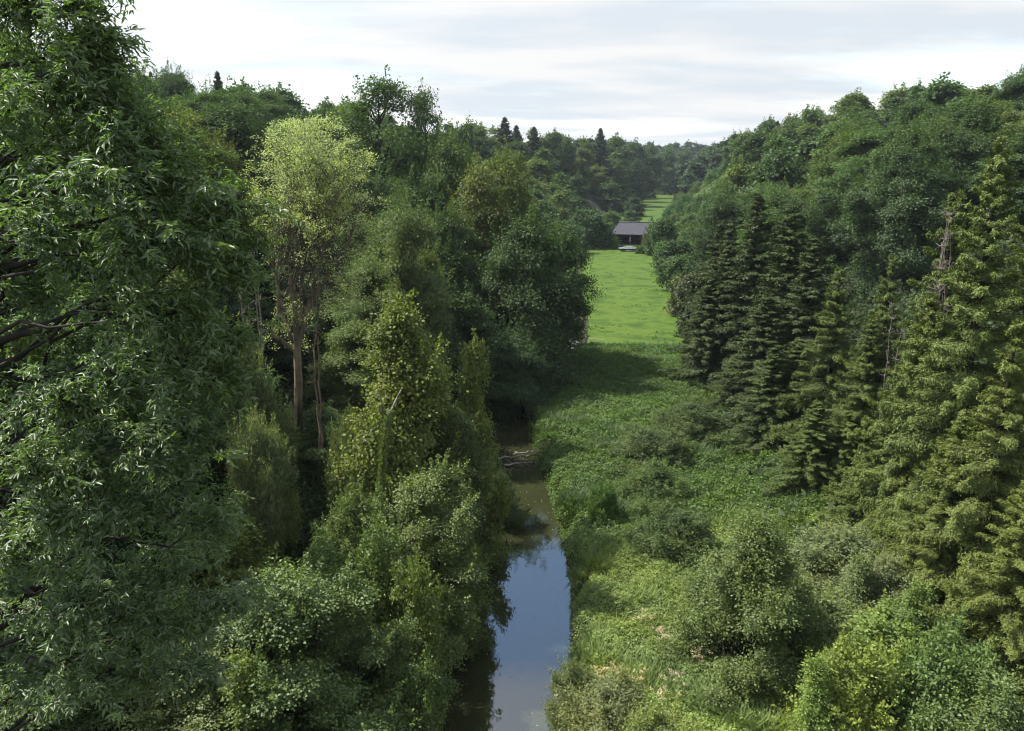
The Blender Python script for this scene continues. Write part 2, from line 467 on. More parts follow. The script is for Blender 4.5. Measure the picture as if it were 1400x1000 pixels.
# ------------------------------------------------------------------ ground, water, meadows
def sheet(name, xs_of, ys, zf, mat, n):
    V = []
    for y in ys:
        a, b = xs_of(y)
        x = np.linspace(a, b, n)
        V.append(np.stack([x, np.full(n, y), zf(x, np.full(n, y))], 1))
    V = np.concatenate(V); m = len(ys)
    i = np.arange(m - 1)[:, None] * n; j = np.arange(n - 1)[None]
    Q = np.stack([i + j, i + j + 1, i + n + j + 1, i + n + j], -1).reshape(-1, 4)
    return obj(name, make_mesh(name, V, Q, mat, None, True))

def build_ground():
    # one sheet, fine near the river and in the valley
    ys = np.concatenate([np.arange(-60, 20, 5), np.arange(20, 120, .8), np.arange(120, 300, 3), np.arange(300, 800, 12), np.arange(800, 2600, 90)])
    xs = np.concatenate([np.linspace(-1400, -120, 14), np.linspace(-110, -16, 24), np.arange(-14, 22, .6), np.linspace(23, 130, 34), np.linspace(145, 1700, 18)])
    X, Y = np.meshgrid(xs, ys)
    V = np.stack([X.ravel(), Y.ravel(), terrain(X.ravel(), Y.ravel())], 1)
    n, m = len(xs), len(ys)
    i = np.arange(m - 1)[:, None] * n; j = np.arange(n - 1)[None]
    Q = np.stack([i + j, i + j + 1, i + n + j + 1, i + n + j], -1).reshape(-1, 4)
    g = obj('ground', make_mesh('ground', V, Q, M_ground, None, True)); tag(g, kind='structure')
build_ground()

def water_mat():
    m, nt, out = nodes_of('river_water')
    b = N(nt, 'ShaderNodeBsdfPrincipled')
    tc = N(nt, 'ShaderNodeTexCoord')
    nz = N(nt, 'ShaderNodeTexNoise'); nz.inputs['Scale'].default_value = .16; nz.inputs['Detail'].default_value = 4
    nt.links.new(tc.outputs['Object'], nz.inputs['Vector'])
    c = mixrgb(nt, nz.outputs[0], (.018, .022, .009, 1), (.034, .036, .015, 1)); nt.links.new(c, b.inputs['Base Color'])
    b.inputs['Roughness'].default_value = .035; b.inputs['IOR'].default_value = 2.3
    mp = N(nt, 'ShaderNodeMapping'); mp.inputs['Scale'].default_value = (1, .55, 1); nt.links.new(tc.outputs['Object'], mp.inputs[0])
    n2 = N(nt, 'ShaderNodeTexNoise'); n2.inputs['Scale'].default_value = 1.6; n2.inputs['Detail'].default_value = 3
    nt.links.new(mp.outputs[0], n2.inputs['Vector'])
    bp = N(nt, 'ShaderNodeBump'); bp.inputs['Strength'].default_value = .12; bp.inputs['Distance'].default_value = .05
    nt.links.new(n2.outputs[0], bp.inputs['Height']); nt.links.new(bp.outputs[0], b.inputs['Normal'])
    nt.links.new(b.outputs[0], out.inputs[0])
    return m
wys = np.concatenate([np.arange(-60, 130, 1.5), np.arange(130, 320, 6)])
wat = sheet('river', lambda y: (ip(y, RIV_Y, RIV_X) - ip(y, RIV_Y, RIV_W) - 1.2, ip(y, RIV_Y, RIV_X) + ip(y, RIV_Y, RIV_W) + 1.2),
            wys, lambda x, y: np.zeros_like(x), water_mat(), 5)
tag(wat, kind='structure')

M_meadow = noise_mat('meadow_grass', [(.026, .056, .004), (.042, .082, .006), (.064, .104, .009), (.032, .066, .005)], .3, detail=12, bump=.35)
M_meadow2 = noise_mat('far_meadow_grass', [(.032, .064, .006), (.044, .080, .008), (.058, .092, .011)], .05, detail=8)
def mL(y): return ip(y, [93, 100, 113, 140, 170, 204, 215], [8.6, 9.8, 11.2, 12.5, 14.5, 15.5, 17])
def mR(y): return ip(y, [93, 112, 138, 170, 204, 215], [20, 26, 32.5, 35, 38.5, 39])
tag(sheet('meadow', lambda y: (mL(y), mR(y)), np.arange(93.5, 216, 1.2), lambda x, y: terrain(x, y) + .20 + .05 * vnoise(x, y, 2.1, 3), M_meadow, 40), kind='structure')
tag(sheet('far_meadow', lambda y: (ip(y, [216, 300, 640], [24, 38, 96]), ip(y, [216, 300, 640], [48, 66, 150])), np.arange(216, 640, 4), lambda x, y: terrain(x, y) + .45, M_meadow2, 24), kind='structure')

def tufts(name, n, region, size, color, mat, hgt=.25, per=6, kind='stuff', label=None, cat=None, bw=.5, droop=.55):
    """grass tufts and low leaves scattered over a region of the ground"""
    r = np.random.default_rng(abs(hash(name)) % 999 if False else len(name) * 31)
    x, y = region(n, r)
    z = terrain(x, y)
    k = per
    P = np.repeat(np.stack([x, y, z + .12], 1), k, 0)
    s = np.repeat(r.uniform(.5, 1.5, len(x)), k)
    an = r.uniform(0, 6.28, len(P))
    out = np.stack([np.cos(an), np.sin(an), np.zeros(len(P))], 1)
    A = unit(out * droop * r.uniform(.3, 1.6, (len(out), 1)) + r.normal(size=(len(out), 3)) * .15 + [0, 0, 1.]); Nn = unit(out * -.8 + [0, 0, .7])
    P = P + out * (r.uniform(0, .5, len(P)) * s * size)[:, None]
    T = np.clip(r.normal(size=len(P)) * .2 + .5, 0, 1)
    V, Q, T2 = leaves(P, Nn, A, s * hgt * r.uniform(.6, 1.3, len(P)), s * size * bw, T)
    o = obj(name, make_mesh(name, V, Q, mat, T2), None, color); tag(o, label, cat, kind=kind)
    return o

def meadow_region(n, r):
    y = 93 + 120 * r.random(n) ** 1.4; t = r.random(n)
    x = mL(y) + (mR(y) - mL(y)) * t
    keep = (vnoise(x, y, 3.5, 1) + r.normal(size=n) * .3) > .45
    return x[keep], y[keep]
tufts('meadow_tufts', 4000, meadow_region, .18, (.034, .066, .012), M_soft, .18, 6, label='dark grass tufts dotted over the green meadow', cat='grass')
def verge_region(n, r):
    y = r.uniform(92, 97, n); return r.uniform(8, 22, n), y
tufts('tall_grass', 2600, verge_region, .3, (.05, .11, .025), M_soft, .6, 5, label='taller rough grass where the meadow meets the scrub', cat='grass')

def scrub(name, n, x_of, y0, y1, leaf, color, label, cat, seed, mound=1.0, ks=2.2, soft=M_soft, pick=None, up=.9, wid=.6):
    """knee-high leafy cover over a piece of the valley floor, in mounds"""
    r = np.random.default_rng(seed)
    y = y0 + (y1 - y0) * r.random(n) ** 1.15
    a, b = x_of(y); x = a + (b - a) * r.random(n)
    if pick is not None:
        keep = pick(x, y, r); x, y = x[keep], y[keep]
    n = len(x)
    m1 = vnoise(x, y, ks, seed); m2 = vnoise(x, y, ks * .33, seed + 2); m3 = vnoise(x, y, ks * .13, seed + 4)
    top = mound * (.55 + .35 * m1 + .26 * m2 + .14 * m3)
    d = r.random(n) ** .45
    z = terrain(x, y) + np.maximum(top, .08) * d
    z = np.maximum(z, .03)
    e = .25
    gx = (vnoise(x + e, y, ks * .33, seed + 2) - m2) / e * mound * .26 + (vnoise(x + e, y, ks, seed) - m1) / e * mound * .35
    gy = (vnoise(x, y + e, ks * .33, seed + 2) - m2) / e * mound * .26 + (vnoise(x, y + e, ks, seed) - m1) / e * mound * .35
    Nn = unit(np.stack([-gx, -gy, np.full(n, up)], 1) + r.normal(size=(n, 3)) * .5)
    A = rnd_dir(n, r); A[:, 2] = np.abs(A[:, 2]) * .6
    T = np.clip(.45 + .22 * vnoise(x, y, ks * 1.7, seed + 9) + .14 * m2 + .16 * m3 + r.normal(size=n) * .17, 0, 1)
    L = leaf * r.uniform(.6, 1.4, n)
    V, Q, T2 = leaves(np.stack([x, y, z], 1), Nn, A, L, L * wid, T)
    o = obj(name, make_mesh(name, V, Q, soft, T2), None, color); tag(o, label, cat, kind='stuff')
    return o

def rb(y): return ip(y, RIV_Y, RIV_X) + ip(y, RIV_Y, RIV_W)
def lb(y): return ip(y, RIV_Y, RIV_X) - ip(y, RIV_Y, RIV_W)
def frY(y): return ip(y, FL_Y, FL_R)
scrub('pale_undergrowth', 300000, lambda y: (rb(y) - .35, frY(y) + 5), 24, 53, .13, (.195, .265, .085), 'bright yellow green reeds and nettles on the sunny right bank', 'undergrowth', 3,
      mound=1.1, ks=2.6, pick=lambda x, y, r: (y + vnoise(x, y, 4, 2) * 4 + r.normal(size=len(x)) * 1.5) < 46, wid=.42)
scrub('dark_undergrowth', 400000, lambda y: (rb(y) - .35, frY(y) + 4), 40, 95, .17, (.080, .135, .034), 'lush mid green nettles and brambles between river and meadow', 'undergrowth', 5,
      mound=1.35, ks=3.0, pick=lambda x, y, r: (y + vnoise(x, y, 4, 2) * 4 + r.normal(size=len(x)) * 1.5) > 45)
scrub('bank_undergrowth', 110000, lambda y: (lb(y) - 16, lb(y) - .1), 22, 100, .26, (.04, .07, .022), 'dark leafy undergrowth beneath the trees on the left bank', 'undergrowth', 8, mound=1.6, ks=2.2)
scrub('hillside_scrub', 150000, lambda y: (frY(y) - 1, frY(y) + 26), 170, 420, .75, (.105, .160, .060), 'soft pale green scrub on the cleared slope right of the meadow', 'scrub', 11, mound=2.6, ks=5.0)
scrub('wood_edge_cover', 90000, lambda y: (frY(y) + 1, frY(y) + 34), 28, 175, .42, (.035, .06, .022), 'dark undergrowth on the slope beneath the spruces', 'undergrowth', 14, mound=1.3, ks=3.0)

def weed_region(n, r):
    y = r.uniform(27, 52, n); x = rb(y) + (frY(y) + 3 - rb(y)) * r.random(n)
    keep = (vnoise(x, y, 1.9, 6) + r.normal(size=n) * .15) > .35
    return x[keep], y[keep]
tufts('tall_weeds', 9000, weed_region, .26, (.14, .20, .065), M_soft, .75, 20, bw=.13, droop=.5, label='taller upright weeds in clumps among the yellow green undergrowth', cat='weeds')
def weed_region2(n, r):
    y = r.uniform(48, 93, n); x = rb(y) + (frY(y) + 2 - rb(y)) * r.random(n)
    keep = (vnoise(x, y, 2.6, 2) + r.normal(size=n) * .15) > .4
    return x[keep], y[keep]
tufts('nettle_clumps', 9000, weed_region2, .34, (.062, .105, .032), M_soft, .85, 20, bw=.16, droop=.6, label='darker clumps of tall nettles rising from the mid green undergrowth', cat='weeds')

def flower_heads():
    r = np.random.default_rng(70); P, Nn, A, T = [], [], [], []
    for u, v in ((822, 930), (812, 940), (835, 925), (900, 872), (912, 880), (906, 960), (985, 800), (1000, 812), (870, 935), (925, 935), (955, 905), (880, 850)):
        x, y, _ = on_level(u, v, 1.9)
        for k in range(10):
            c = np.array([x + r.normal() * .22, y + r.normal() * .22, float(terrain(x, y)) + 1.15 + r.uniform(0, .35)])
            n = 16
            P.append(c + r.normal(size=(n, 3)) * [.06, .06, .02]); Nn.append(unit(r.normal(size=(n, 3)) * .3 + [0, 0, 1.])); A.append(rnd_dir(n, r)); T.append(r.uniform(.3, .9, n))
            # stalk
            P.append(np.array([c - [0, 0, 1.2]])); Nn.append(np.array([[0, -1., .1]])); A.append(np.array([[0, 0, 1.]])); T.append(np.array([.2]))
    P, Nn, A, T = map(np.concatenate, (P, Nn, A, T)); L = np.where(T == .2, 1.2, .05); W = np.where(T == .2, .02, .04)
    V, Q, T2 = leaves(P, Nn, A, L, W, T)
    o = obj('flower_heads', make_mesh('flower_heads', V, Q, M_soft, T2), None, (.42, .34, .24)); tag(o, 'faded pinkish flower heads standing in the bright undergrowth', 'flowers', kind='stuff')
flower_heads()

# ------------------------------------------------------------------ tree library (meshes shared by the copies)
PROTO.update({
 'alder_a': broadleaf(21, 11, .02, 4.2, 'oval', 84, .82, 13, 150, .105, .8, .38, .5, M_gloss, M_bark_dark, trunks=3, limb=.7, shoots=4, gap=.16, shoot=1.3, rough=1.9),
 'alder_b': broadleaf(22, 12, .02, 3.6, 'cone', 84, .8, 13, 150, .105, .8, .38, .5, M_gloss, M_bark_dark, limb=.7, shoots=4, gap=.16, shoot=1.3, rough=1.7),
 'alder_c': broadleaf(25, 12, .02, 3.8, 'spire', 84, .85, 12, 150, .10, .8, .40, .45, M_leaf, M_bark_dark, limb=.7, shoots=5, gap=.18, shoot=1.4, rough=1.9),
 'ivy_alder': broadleaf(23, 14, .2, 3.1, 'cone', 60, .95, 11, 95, .15, .75, .4, .45, M_leaf, M_bark, limb=.8, gap=.12, shoots=3),
 'birch': broadleaf(24, 10, .02, 3.4, 'cone', 120, .60, 12, 95, .09, .7, .5, .7, M_gloss, M_bark_dark, trunks=2, limb=1.0, gap=.2, shoots=4, shoot=1.2, rough=1.0, tk=1.2),
 'mid_round': broadleaf(31, 16, .04, 6, 'round', 56, 1.7, 14, 100, .22, .7, .36, .45, M_leaf, limb=.6, gap=.06),
 'mid_oval': broadleaf(32, 18, .05, 5, 'oval', 56, 1.5, 14, 100, .22, .7, .36, .45, M_leaf, limb=.8, gap=.06),
 'mid_wide': broadleaf(33, 15, .03, 7, 'dome', 66, 1.8, 14, 100, .22, .7, .36, .4, M_leaf, limb=.4, gap=.06),
 'mid_open': broadleaf(34, 24, .10, 6.5, 'round', 64, 1.8, 11, 62, .27, .7, .36, .5, M_leaf, M_bark_dark, limb=.7, gap=.12, tk=1.3),
 'mid_spire': broadleaf(35, 14, .04, 3.0, 'spire', 56, .95, 11, 70, .19, .7, .42, .5, M_leaf, limb=.9, gap=.1),
 'far_a': broadleaf(41, 16, .03, 5.5, 'round', 40, 1.8, 9, 40, .52, .75, .38, .45, M_leaf, twig=False, shoots=1),
 'far_b': broadleaf(42, 17, .03, 5.0, 'oval', 42, 1.6, 9, 40, .52, .75, .38, .45, M_leaf, twig=False, shoots=1),
 'far_c': broadleaf(43, 15, .03, 6.0, 'dome', 44, 1.9, 9, 40, .52, .75, .38, .4, M_leaf, twig=False, shoots=1),
 'far_d': broadleaf(44, 18, .05, 5.0, 'cone', 36, 1.6, 8, 40, .5, .75, .36, .5, M_leaf, M_bark_dark, gap=.1, shoots=1),
 'sapling': broadleaf(56, 6, .0, 1.5, 'oval', 46, .42, 9, 46, .12, .6, .5, .6, M_gloss, M_bark_dark, limb=.9, shoots=3, shoot=1.5, gap=.15, rough=1.5),
 'sapling_b': broadleaf(57, 6, .0, 1.4, 'spire', 46, .40, 9, 46, .12, .55, .5, .5, M_leaf, M_bark, limb=.9, shoots=4, shoot=1.7, gap=.15, rough=1.5),
 'shrub': broadleaf(51, 4.5, .0, 2.8, 'round', 60, .62, 12, 95, .17, .34, .5, .8, M_soft, trunks=4, limb=.3, updir=.5, shoots=5, shoot=1.5, gap=.1),
 'shrub_fine': broadleaf(52, 4.0, .0, 2.6, 'oval', 60, .6, 12, 95, .15, .42, .5, .8, M_soft, trunks=4, limb=.3, updir=.5, shoots=5, shoot=1.5, gap=.1),
 'leafy_shrub': broadleaf(53, 4.0, .0, 2.8, 'dome', 64, .6, 11, 90, .17, .5, .45, .6, M_soft, trunks=3, limb=.3, shoots=5, shoot=1.6, gap=.1),
 'bush_far': broadleaf(54, 5, .0, 3.4, 'dome', 36, 1.1, 9, 50, .34, .7, .42, .6, M_leaf, twig=False),
 'spruce_near': spruce(61, 20, 3.9, 40, 5, 3.0, .13, .03, 1.9, droop=.36, nb=24, hang_l=0.85, slim=.27, wid=0.3, pw=.88),
 'spruce_near_b': spruce(62, 18, 3.7, 36, 5, 3.0, .13, .03, 1.9, bare=.10, droop=.48, nb=24, hang_l=1.0, slim=.27, wid=0.28, pw=.88),
 'spruce_near_c': spruce(66, 16, 3.6, 42, 6, 2.4, .13, .02, 1.9, droop=.30, nb=24, hang_l=0.65, slim=.3, wid=0.32, pw=.88),
 'spruce_mid': spruce(63, 24, 3.6, 46, 6, 1.8, .19, .03, 1.6, droop=.36, nb=21, hang_l=0.7, slim=.32, wid=0.32, pw=.88),
 'spruce_mid_b': spruce(64, 22, 3.2, 42, 6, 1.8, .19, .03, 1.6, droop=.44, nb=21, hang_l=0.8, slim=.32, wid=0.32, pw=.88),
 'spruce_far': spruce(65, 22, 4.6, 38, 8, 1.2, .36, .08, 1.4, droop=.3, nb=12, hang_l=.45, slim=.45, pw=.95),
})

# ------------------------------------------------------------------ the big near tree on the left (long drooping leaves)
def near_tree():
    r = np.random.default_rng(99)
    e = empty('ash_tree', (-10.5, 12.5, float(terrain(-10.5, 12.5)) - .1))
    tag(e, 'huge tree with long drooping leaves close to the camera, filling the left edge', 'tree')
    o = np.array(e.location)
    edge = [(95, 12, 12), (40, 10, 12), (122, 60, 12), (90, 70, 11.4), (128, 100, 12), (60, 130, 11.4), (110, 150, 11.6), (155, 170, 12), (170, 205, 11.6), (230, 255, 12),
            (200, 260, 11.2), (300, 300, 12), (120, 250, 11), (60, 220, 11.6), (240, 330, 11.4), (320, 345, 12.2), (290, 390, 11.6), (180, 350, 11), (110, 340, 12), (50, 320, 11),
            (230, 430, 11.2), (300, 470, 11.8), (170, 440, 10.8), (60, 420, 12.2), (290, 530, 11.8), (230, 520, 11), (150, 520, 11.6), (90, 560, 10.8), (30, 560, 11.4),
            (250, 590, 11.6), (190, 610, 11), (120, 640, 11.2), (50, 650, 10.6), (240, 660, 11.8), (270, 720, 12), (180, 700, 11.2), (90, 720, 10.6), (20, 740, 11),
            (240, 780, 12), (160, 790, 11.4), (300, 830, 12.4), (220, 850, 11.8), (110, 830, 10.8), (50, 850, 11), (190, 920, 11.6), (240, 915, 12), (120, 930, 11.2), (40, 960, 11),
            (10, 20, 12), (-30, 110, 12), (0, 220, 12), (-30, 330, 12), (20, 380, 12.5), (-40, 620, 12), (-20, 800, 12), (10, 920, 12), (10, 660, 12.5), (80, 200, 12.8), (140, 200, 12.3), (195, 225, 12.4), (0, 150, 13), (20, 480, 13), (100, 460, 13.4), (60, 620, 13.2), (180, 560, 13)]
    cl = [np.array(at(u, v, Y + r.uniform(-.3, .3))) for u, v, Y in edge]
    for _ in range(10):
        cl.append(np.array([-10.5 + r.uniform(-5, 2), 12.5 + r.uniform(-1, 5), r.uniform(13, 28)]))
    g = Geo(); w = Geo()
    tp = np.array([[0, 0, -1], [.15, 0, 6], [.0, .1, 12], [.5, 0, 18], [.3, .2, 24], [.6, 0, 29 - o[2]]])
    w.add(*tube(tp, [.5, .42, .34, .25, .14, .04], 12))
    # a few thick dark limbs seen between the leaves
    for a, b, rr in (((-.2, 0, 0), (60, 455, 11.9), .13), ((0, 0, 0), (140, 560, 11.9), .10), ((0, 0, 0), (130, 700, 11.5), .10), ((0, 0, 0), (110, 345, 12), .09), ((0, 0, 0), (170, 250, 12), .07),
                     ((0, 0, 0), (60, 80, 12), .08), ((0, 0, 0), (200, 800, 11.8), .07)):
        q = np.array(at(*b)) - o
        s = np.array([.2, .05, q[2] - abs(q[0]) * .35]); s[0] = np.interp(s[2], tp[:, 2], tp[:, 0])
        w.add(*tube(bend(s, q, .06, 10, r, .018), np.linspace(rr, rr * .35, 10), 7))
    PP, NN, AA, TT, LL = [], [], [], [], []
    for c in cl:
        c = c - o
        s = np.array([.2, 0, max(8, c[2] - np.hypot(c[0], c[1]) * r.uniform(.3, .8))])
        w.add(*tube(bend(s, c, .1, 8, r, .03), np.linspace(.05, .012, 8), 5))
        out = unit(c - [0, 0, c[2] - 1.5])
        nt_ = 14
        td = unit(rnd_dir(nt_, r) + out * .45 + [0, 0, .15])
        for k in range(nt_):
            e1 = c + td[k] * r.uniform(.3, 1.1) * [1, 1, .85]
            tw = bend(c + r.normal(size=3) * .05, e1, .14, 6, r, .03)
            w.add(*tube(tw, np.linspace(.009, .003, 6), 3))
            # leaf sprays round the twig end
            szc = r.uniform(.75, 1.15)
            ns = 15
            tt = r.uniform(.1, 1.05, ns)
            b0 = np.stack([np.interp(tt, np.linspace(0, 1, 6), tw[:, q]) for q in range(3)], 1) + r.normal(size=(ns, 3)) * .04
            sdir = unit(td[k] * .6 + rnd_dir(ns, r) * 1.0 + [0, 0, -.05])
            for m in range(8):
                f = (m // 2 + .6) / 4.2
                P = b0 + sdir * (.24 * f) + np.array([0, 0, -1]) * (.10 * f * f)
                side = unit(np.cross(sdir, [0, 0, 1.]) + 1e-6) * (1 if m % 2 else -1)
                A = unit(side * (.75 if m < 7 else 0) + sdir * .75 + np.array([0, 0, -.3]) + r.normal(size=(ns, 3)) * .3)
                nn = unit(np.array([0, 0, 1.]) * .8 + sdir * .4 + r.normal(size=(ns, 3)) * .55)
                PP.append(P); AA.append(A); NN.append(nn)
                TT.append(np.clip(np.full(ns, .5 + r.normal() * .05) + r.normal(size=ns) * .14, 0, 1)); LL.append(r.uniform(.06, .15, ns) * szc)
    P, Nn, A, T, L = map(np.concatenate, (PP, NN, AA, TT, LL))
    g.add(*leaves(P, Nn, A, L, L * .30, T, fold=.15, lance=True, curl=.16))
    obj('trunk', w.mesh('trunk', M_bark_dark, True), e)
    obj('crown', g.mesh('crown', M_lance), e, (.105, .160, .055))
near_tree()

# ------------------------------------------------------------------ pale lacy tree with bare stems
def pale_tree():
    r = np.random.default_rng(5)
    Y0 = 48.0
    bx, by, _ = at(404, 700, Y0)
    zb = float(terrain(bx, by))
    e = empty('dying_tree', (bx, by, zb - .1)); tag(e, 'pale yellow green tree with a lacy dome crown and bare orange lichened stems', 'tree')
    o = np.array([bx, by, zb])
    def L(u, v, dy=0): return np.array(at(u, v, Y0 + dy)) - o
    w = Geo(); g = Geo(); d = Geo()
    w.add(*tube([[0, 0, -1], [.03, 0, 3], L(406, 600), L(408, 520), L(405, 455)], [.38, .34, .30, .27, .22], 10))
    # main stems dividing upward
    stems = [[(405, 470), (385, 430), (378, 380), (382, 330), (372, 285)], [(405, 465), (402, 400), (392, 340), (398, 280), (402, 235)], [(406, 460), (415, 400), (412, 340), (422, 280), (432, 225)],
             [(408, 470), (428, 400), (440, 345), (452, 290), (470, 240)], [(402, 478), (372, 455), (384, 395), (366, 345), (368, 300)], [(410, 440), (450, 370), (480, 320), (500, 270)],
             [(404, 420), (400, 380), (418, 330), (440, 260), (450, 205)]]
    tips = []
    for k, s in enumerate(stems):
        dy = r.uniform(-1.5, 1.5)
        p = np.array([L(u, v, dy * i / 4) for i, (u, v) in enumerate(s)])
        q = np.stack([np.interp(np.linspace(0, len(p) - 1, 14), np.arange(len(p)), p[:, c]) for c in range(3)], 1)
        q[1:-1] += r.normal(size=(12, 3)) * .07
        w.add(*tube(q, np.linspace(.16, .05, 14), 6)); tips.append(q)
    w.mi = 1
    # lacy outer crown: a dome of thin upswept branches ending in leaf tufts
    n = 210
    PP, NN, AA, TT = [], [], [], []
    for i in range(n):
        an = r.uniform(0, 6.283); rr = math.sqrt(r.random())
        u = 425 + 83 * rr * math.cos(an); dy = 3.6 * rr * math.sin(an)
        vt = 168 + 62 * rr ** 2.8 * (1.0 if u > 425 else .75) + r.uniform(0, 115) * (r.random() < .6)
        c = L(u, vt, dy)
        s = tips[r.integers(len(tips))]; a = s[r.integers(6, 14)]
        if a[2] > c[2] - .8: a = s[5]
        bp = bend(a, c, -.06 - .05 * r.random(), 8, r, .014)
        w.add(*tube(bp, np.linspace(.024, .008, 8), 4))
        for q in range(6):
            b0 = bp[r.integers(4, 8)]; ed = b0 + unit(unit(c - a) + rnd_dir(1, r)[0] * .9) * r.uniform(.25, .7)
            w.add(*tube(bend(b0, ed, 0, 4, r, .05), np.linspace(.010, .004, 4), 3))
            m = 24
            P = ed + r.normal(size=(m, 3)) * [.17, .17, .12]
            PP.append(P); NN.append(unit(r.normal(size=(m, 3)) * .7 + [0, 0, 1.])); AA.append(rnd_dir(m, r)); TT.append(np.clip(.5 + r.normal() * .12 + r.normal(size=m) * .14, 0, 1))
    # greener lower right side and ivy tufts along the stems
    for i in range(110):
        c = L(r.uniform(425, 528), r.uniform(260, 440), r.uniform(-2, 2.5))
        if i < 30:
            s = tips[r.integers(len(tips))]; c = s[r.integers(0, 10)] + r.normal(size=3) * .18
        else:
            s = tips[r.integers(len(tips))]; w.add(*tube(bend(s[r.integers(2, 10)], c, .06, 6, r, .03), np.linspace(.03, .008, 6), 4))
        for q in range(3):
            m = 30; P = c + r.normal(size=3) * .3 + r.normal(size=(m, 3)) * .16
            PP.append(P); NN.append(unit(r.normal(size=(m, 3)) * .7 + [0, 0, 1.])); AA.append(rnd_dir(m, r)); TT.append(np.clip(.38 + r.normal(size=m) * .12, 0, 1))
    P, Nn, A, T = map(np.concatenate, (PP, NN, AA, TT)); LL = r.uniform(.07, .15, len(P))
    g.add(*leaves(P, Nn, A, LL, LL * .6, T))
    obj('trunk', w.mesh('trunk', [M_bark_orange, M_bark], True), e)
    obj('crown', g.mesh('crown', M_soft), e, (.36, .42, .20))
pale_tree()

def bare_stems(name, u0, v0, v1, Y, n, spread, label, cat, seed, mat, rad=.05, side=5, lean=0):
    """leafless upright stems with short side twigs"""
    r = np.random.default_rng(seed)
    X, _, _ = at(u0, v1, Y); zb = float(terrain(X, Y))
    e = empty(name, (X, Y, zb)); tag(e, label, cat)
    zt = at(u0, v0, Y)[2] - zb
    w = Geo(); b = w
    for k in range(n):
        a = np.array([r.normal() * .3, r.normal() * .3, -.3]); q = np.array([r.uniform(-1, 1) * spread + lean, r.uniform(-1, 1) * spread * .7, zt * r.uniform(.78, 1.0)])
        p = bend(a, q, .0, 14, r, .005)
        w.add(*tube(p, np.linspace(rad * 1.3, rad * .25, 14), 6))
        for s in range(side * 3):
            i = r.integers(6, 14); L = r.uniform(.3, 1.3) * (1.2 - i / 18)
            ed = p[i] + unit(rnd_dir(1, r)[0] * [1, 1, .5] + [0, 0, .45]) * L
            tb = bend(p[i], ed, -.1, 5, r, .05)
            b.add(*tube(tb, np.linspace(rad * .35, rad * .1, 5), 4))
            b.add(*tube(bend(tb[3], tb[3] + rnd_dir(1, r)[0] * L * .4, 0, 3, r, .05), [rad * .18, rad * .12, rad * .06], 3))
    obj('trunk', w.mesh('trunk', mat, True), e)
bare_stems('dead_tree', 350, 262, 560, 46.5, 5, .9, 'cluster of bare grey stems left of the pale lacy tree', 'dead tree', 3, M_bark_pale, .075)
bare_stems('dead_tree', 440, 300, 600, 47, 2, .5, 'thin bare orange stem beside the trunk of the pale lacy tree', 'dead tree', 4, M_bark_orange, .07)
bare_stems('dead_tree', 1262, 292, 600, 42, 9, 1.5, 'dead spruce tops with bare pale twigs left of the tall lit spruce', 'dead tree', 6, M_bark_pale, .055, 16)
bare_stems('dead_tree', 1205, 395, 600, 47, 2, .6, 'short bare dead top poking out left of the dead spruce tops', 'dead tree', 7, M_bark_pale, .045, 10)

# ------------------------------------------------------------------ left bank, near
G_MID, G_DARK, G_DK2, G_YEL, G_OLV = (.050, .090, .030), (.026, .052, .022), (.020, .042, .022), (.095, .125, .035), (.075, .095, .034)
def P3(name, k, u, v, Y, w, c, label, cat='tree', group=None, rz=None):
    return put(name, k, u, v, Y, w, c, label, cat, group, rz, min_h=2.6 if cat == 'shrub' else 4)
P3('alder_tree', 'alder_a', 575, 645, 34.5, 6.8, (.065, .095, .030), 'broad round alder leaning over the left edge of the river in front')
P3('alder_tree', 'alder_c', 485, 668, 34, 5.2, (.068, .105, .030), 'bushy alder below the bare trunk of the pale tree')
P3('alder_tree', 'alder_c', 632, 735, 35, 3.0, (.055, .080, .026), 'small dark alder overhanging the water on the left bank')
P3('alder_tree', 'alder_a', 462, 830, 26.5, 5.4, (.055, .085, .028), 'leafy alder at the bottom edge left of the river')
P3('alder_tree', 'alder_a', 400, 780, 25.5, 7.5, (.060, .095, .032), 'round leafed alder low in front between the big left tree and the river', rz=1.2)
P3('alder_tree', 'alder_b', 270, 870, 23.5, 6.5, (.080, .11, .035), 'pale leaved small tree with a visible stem at the bottom left')
P3('alder_tree', 'alder_c', 60, 780, 24, 8, (.060, .095, .034), 'small tree behind the lower boughs of the big left tree')
P3('ivy_alder', 'ivy_alder', 545, 393, 40, 6.6, (.105, .135, .038), 'yellow green alder with a leaning ivy covered trunk')
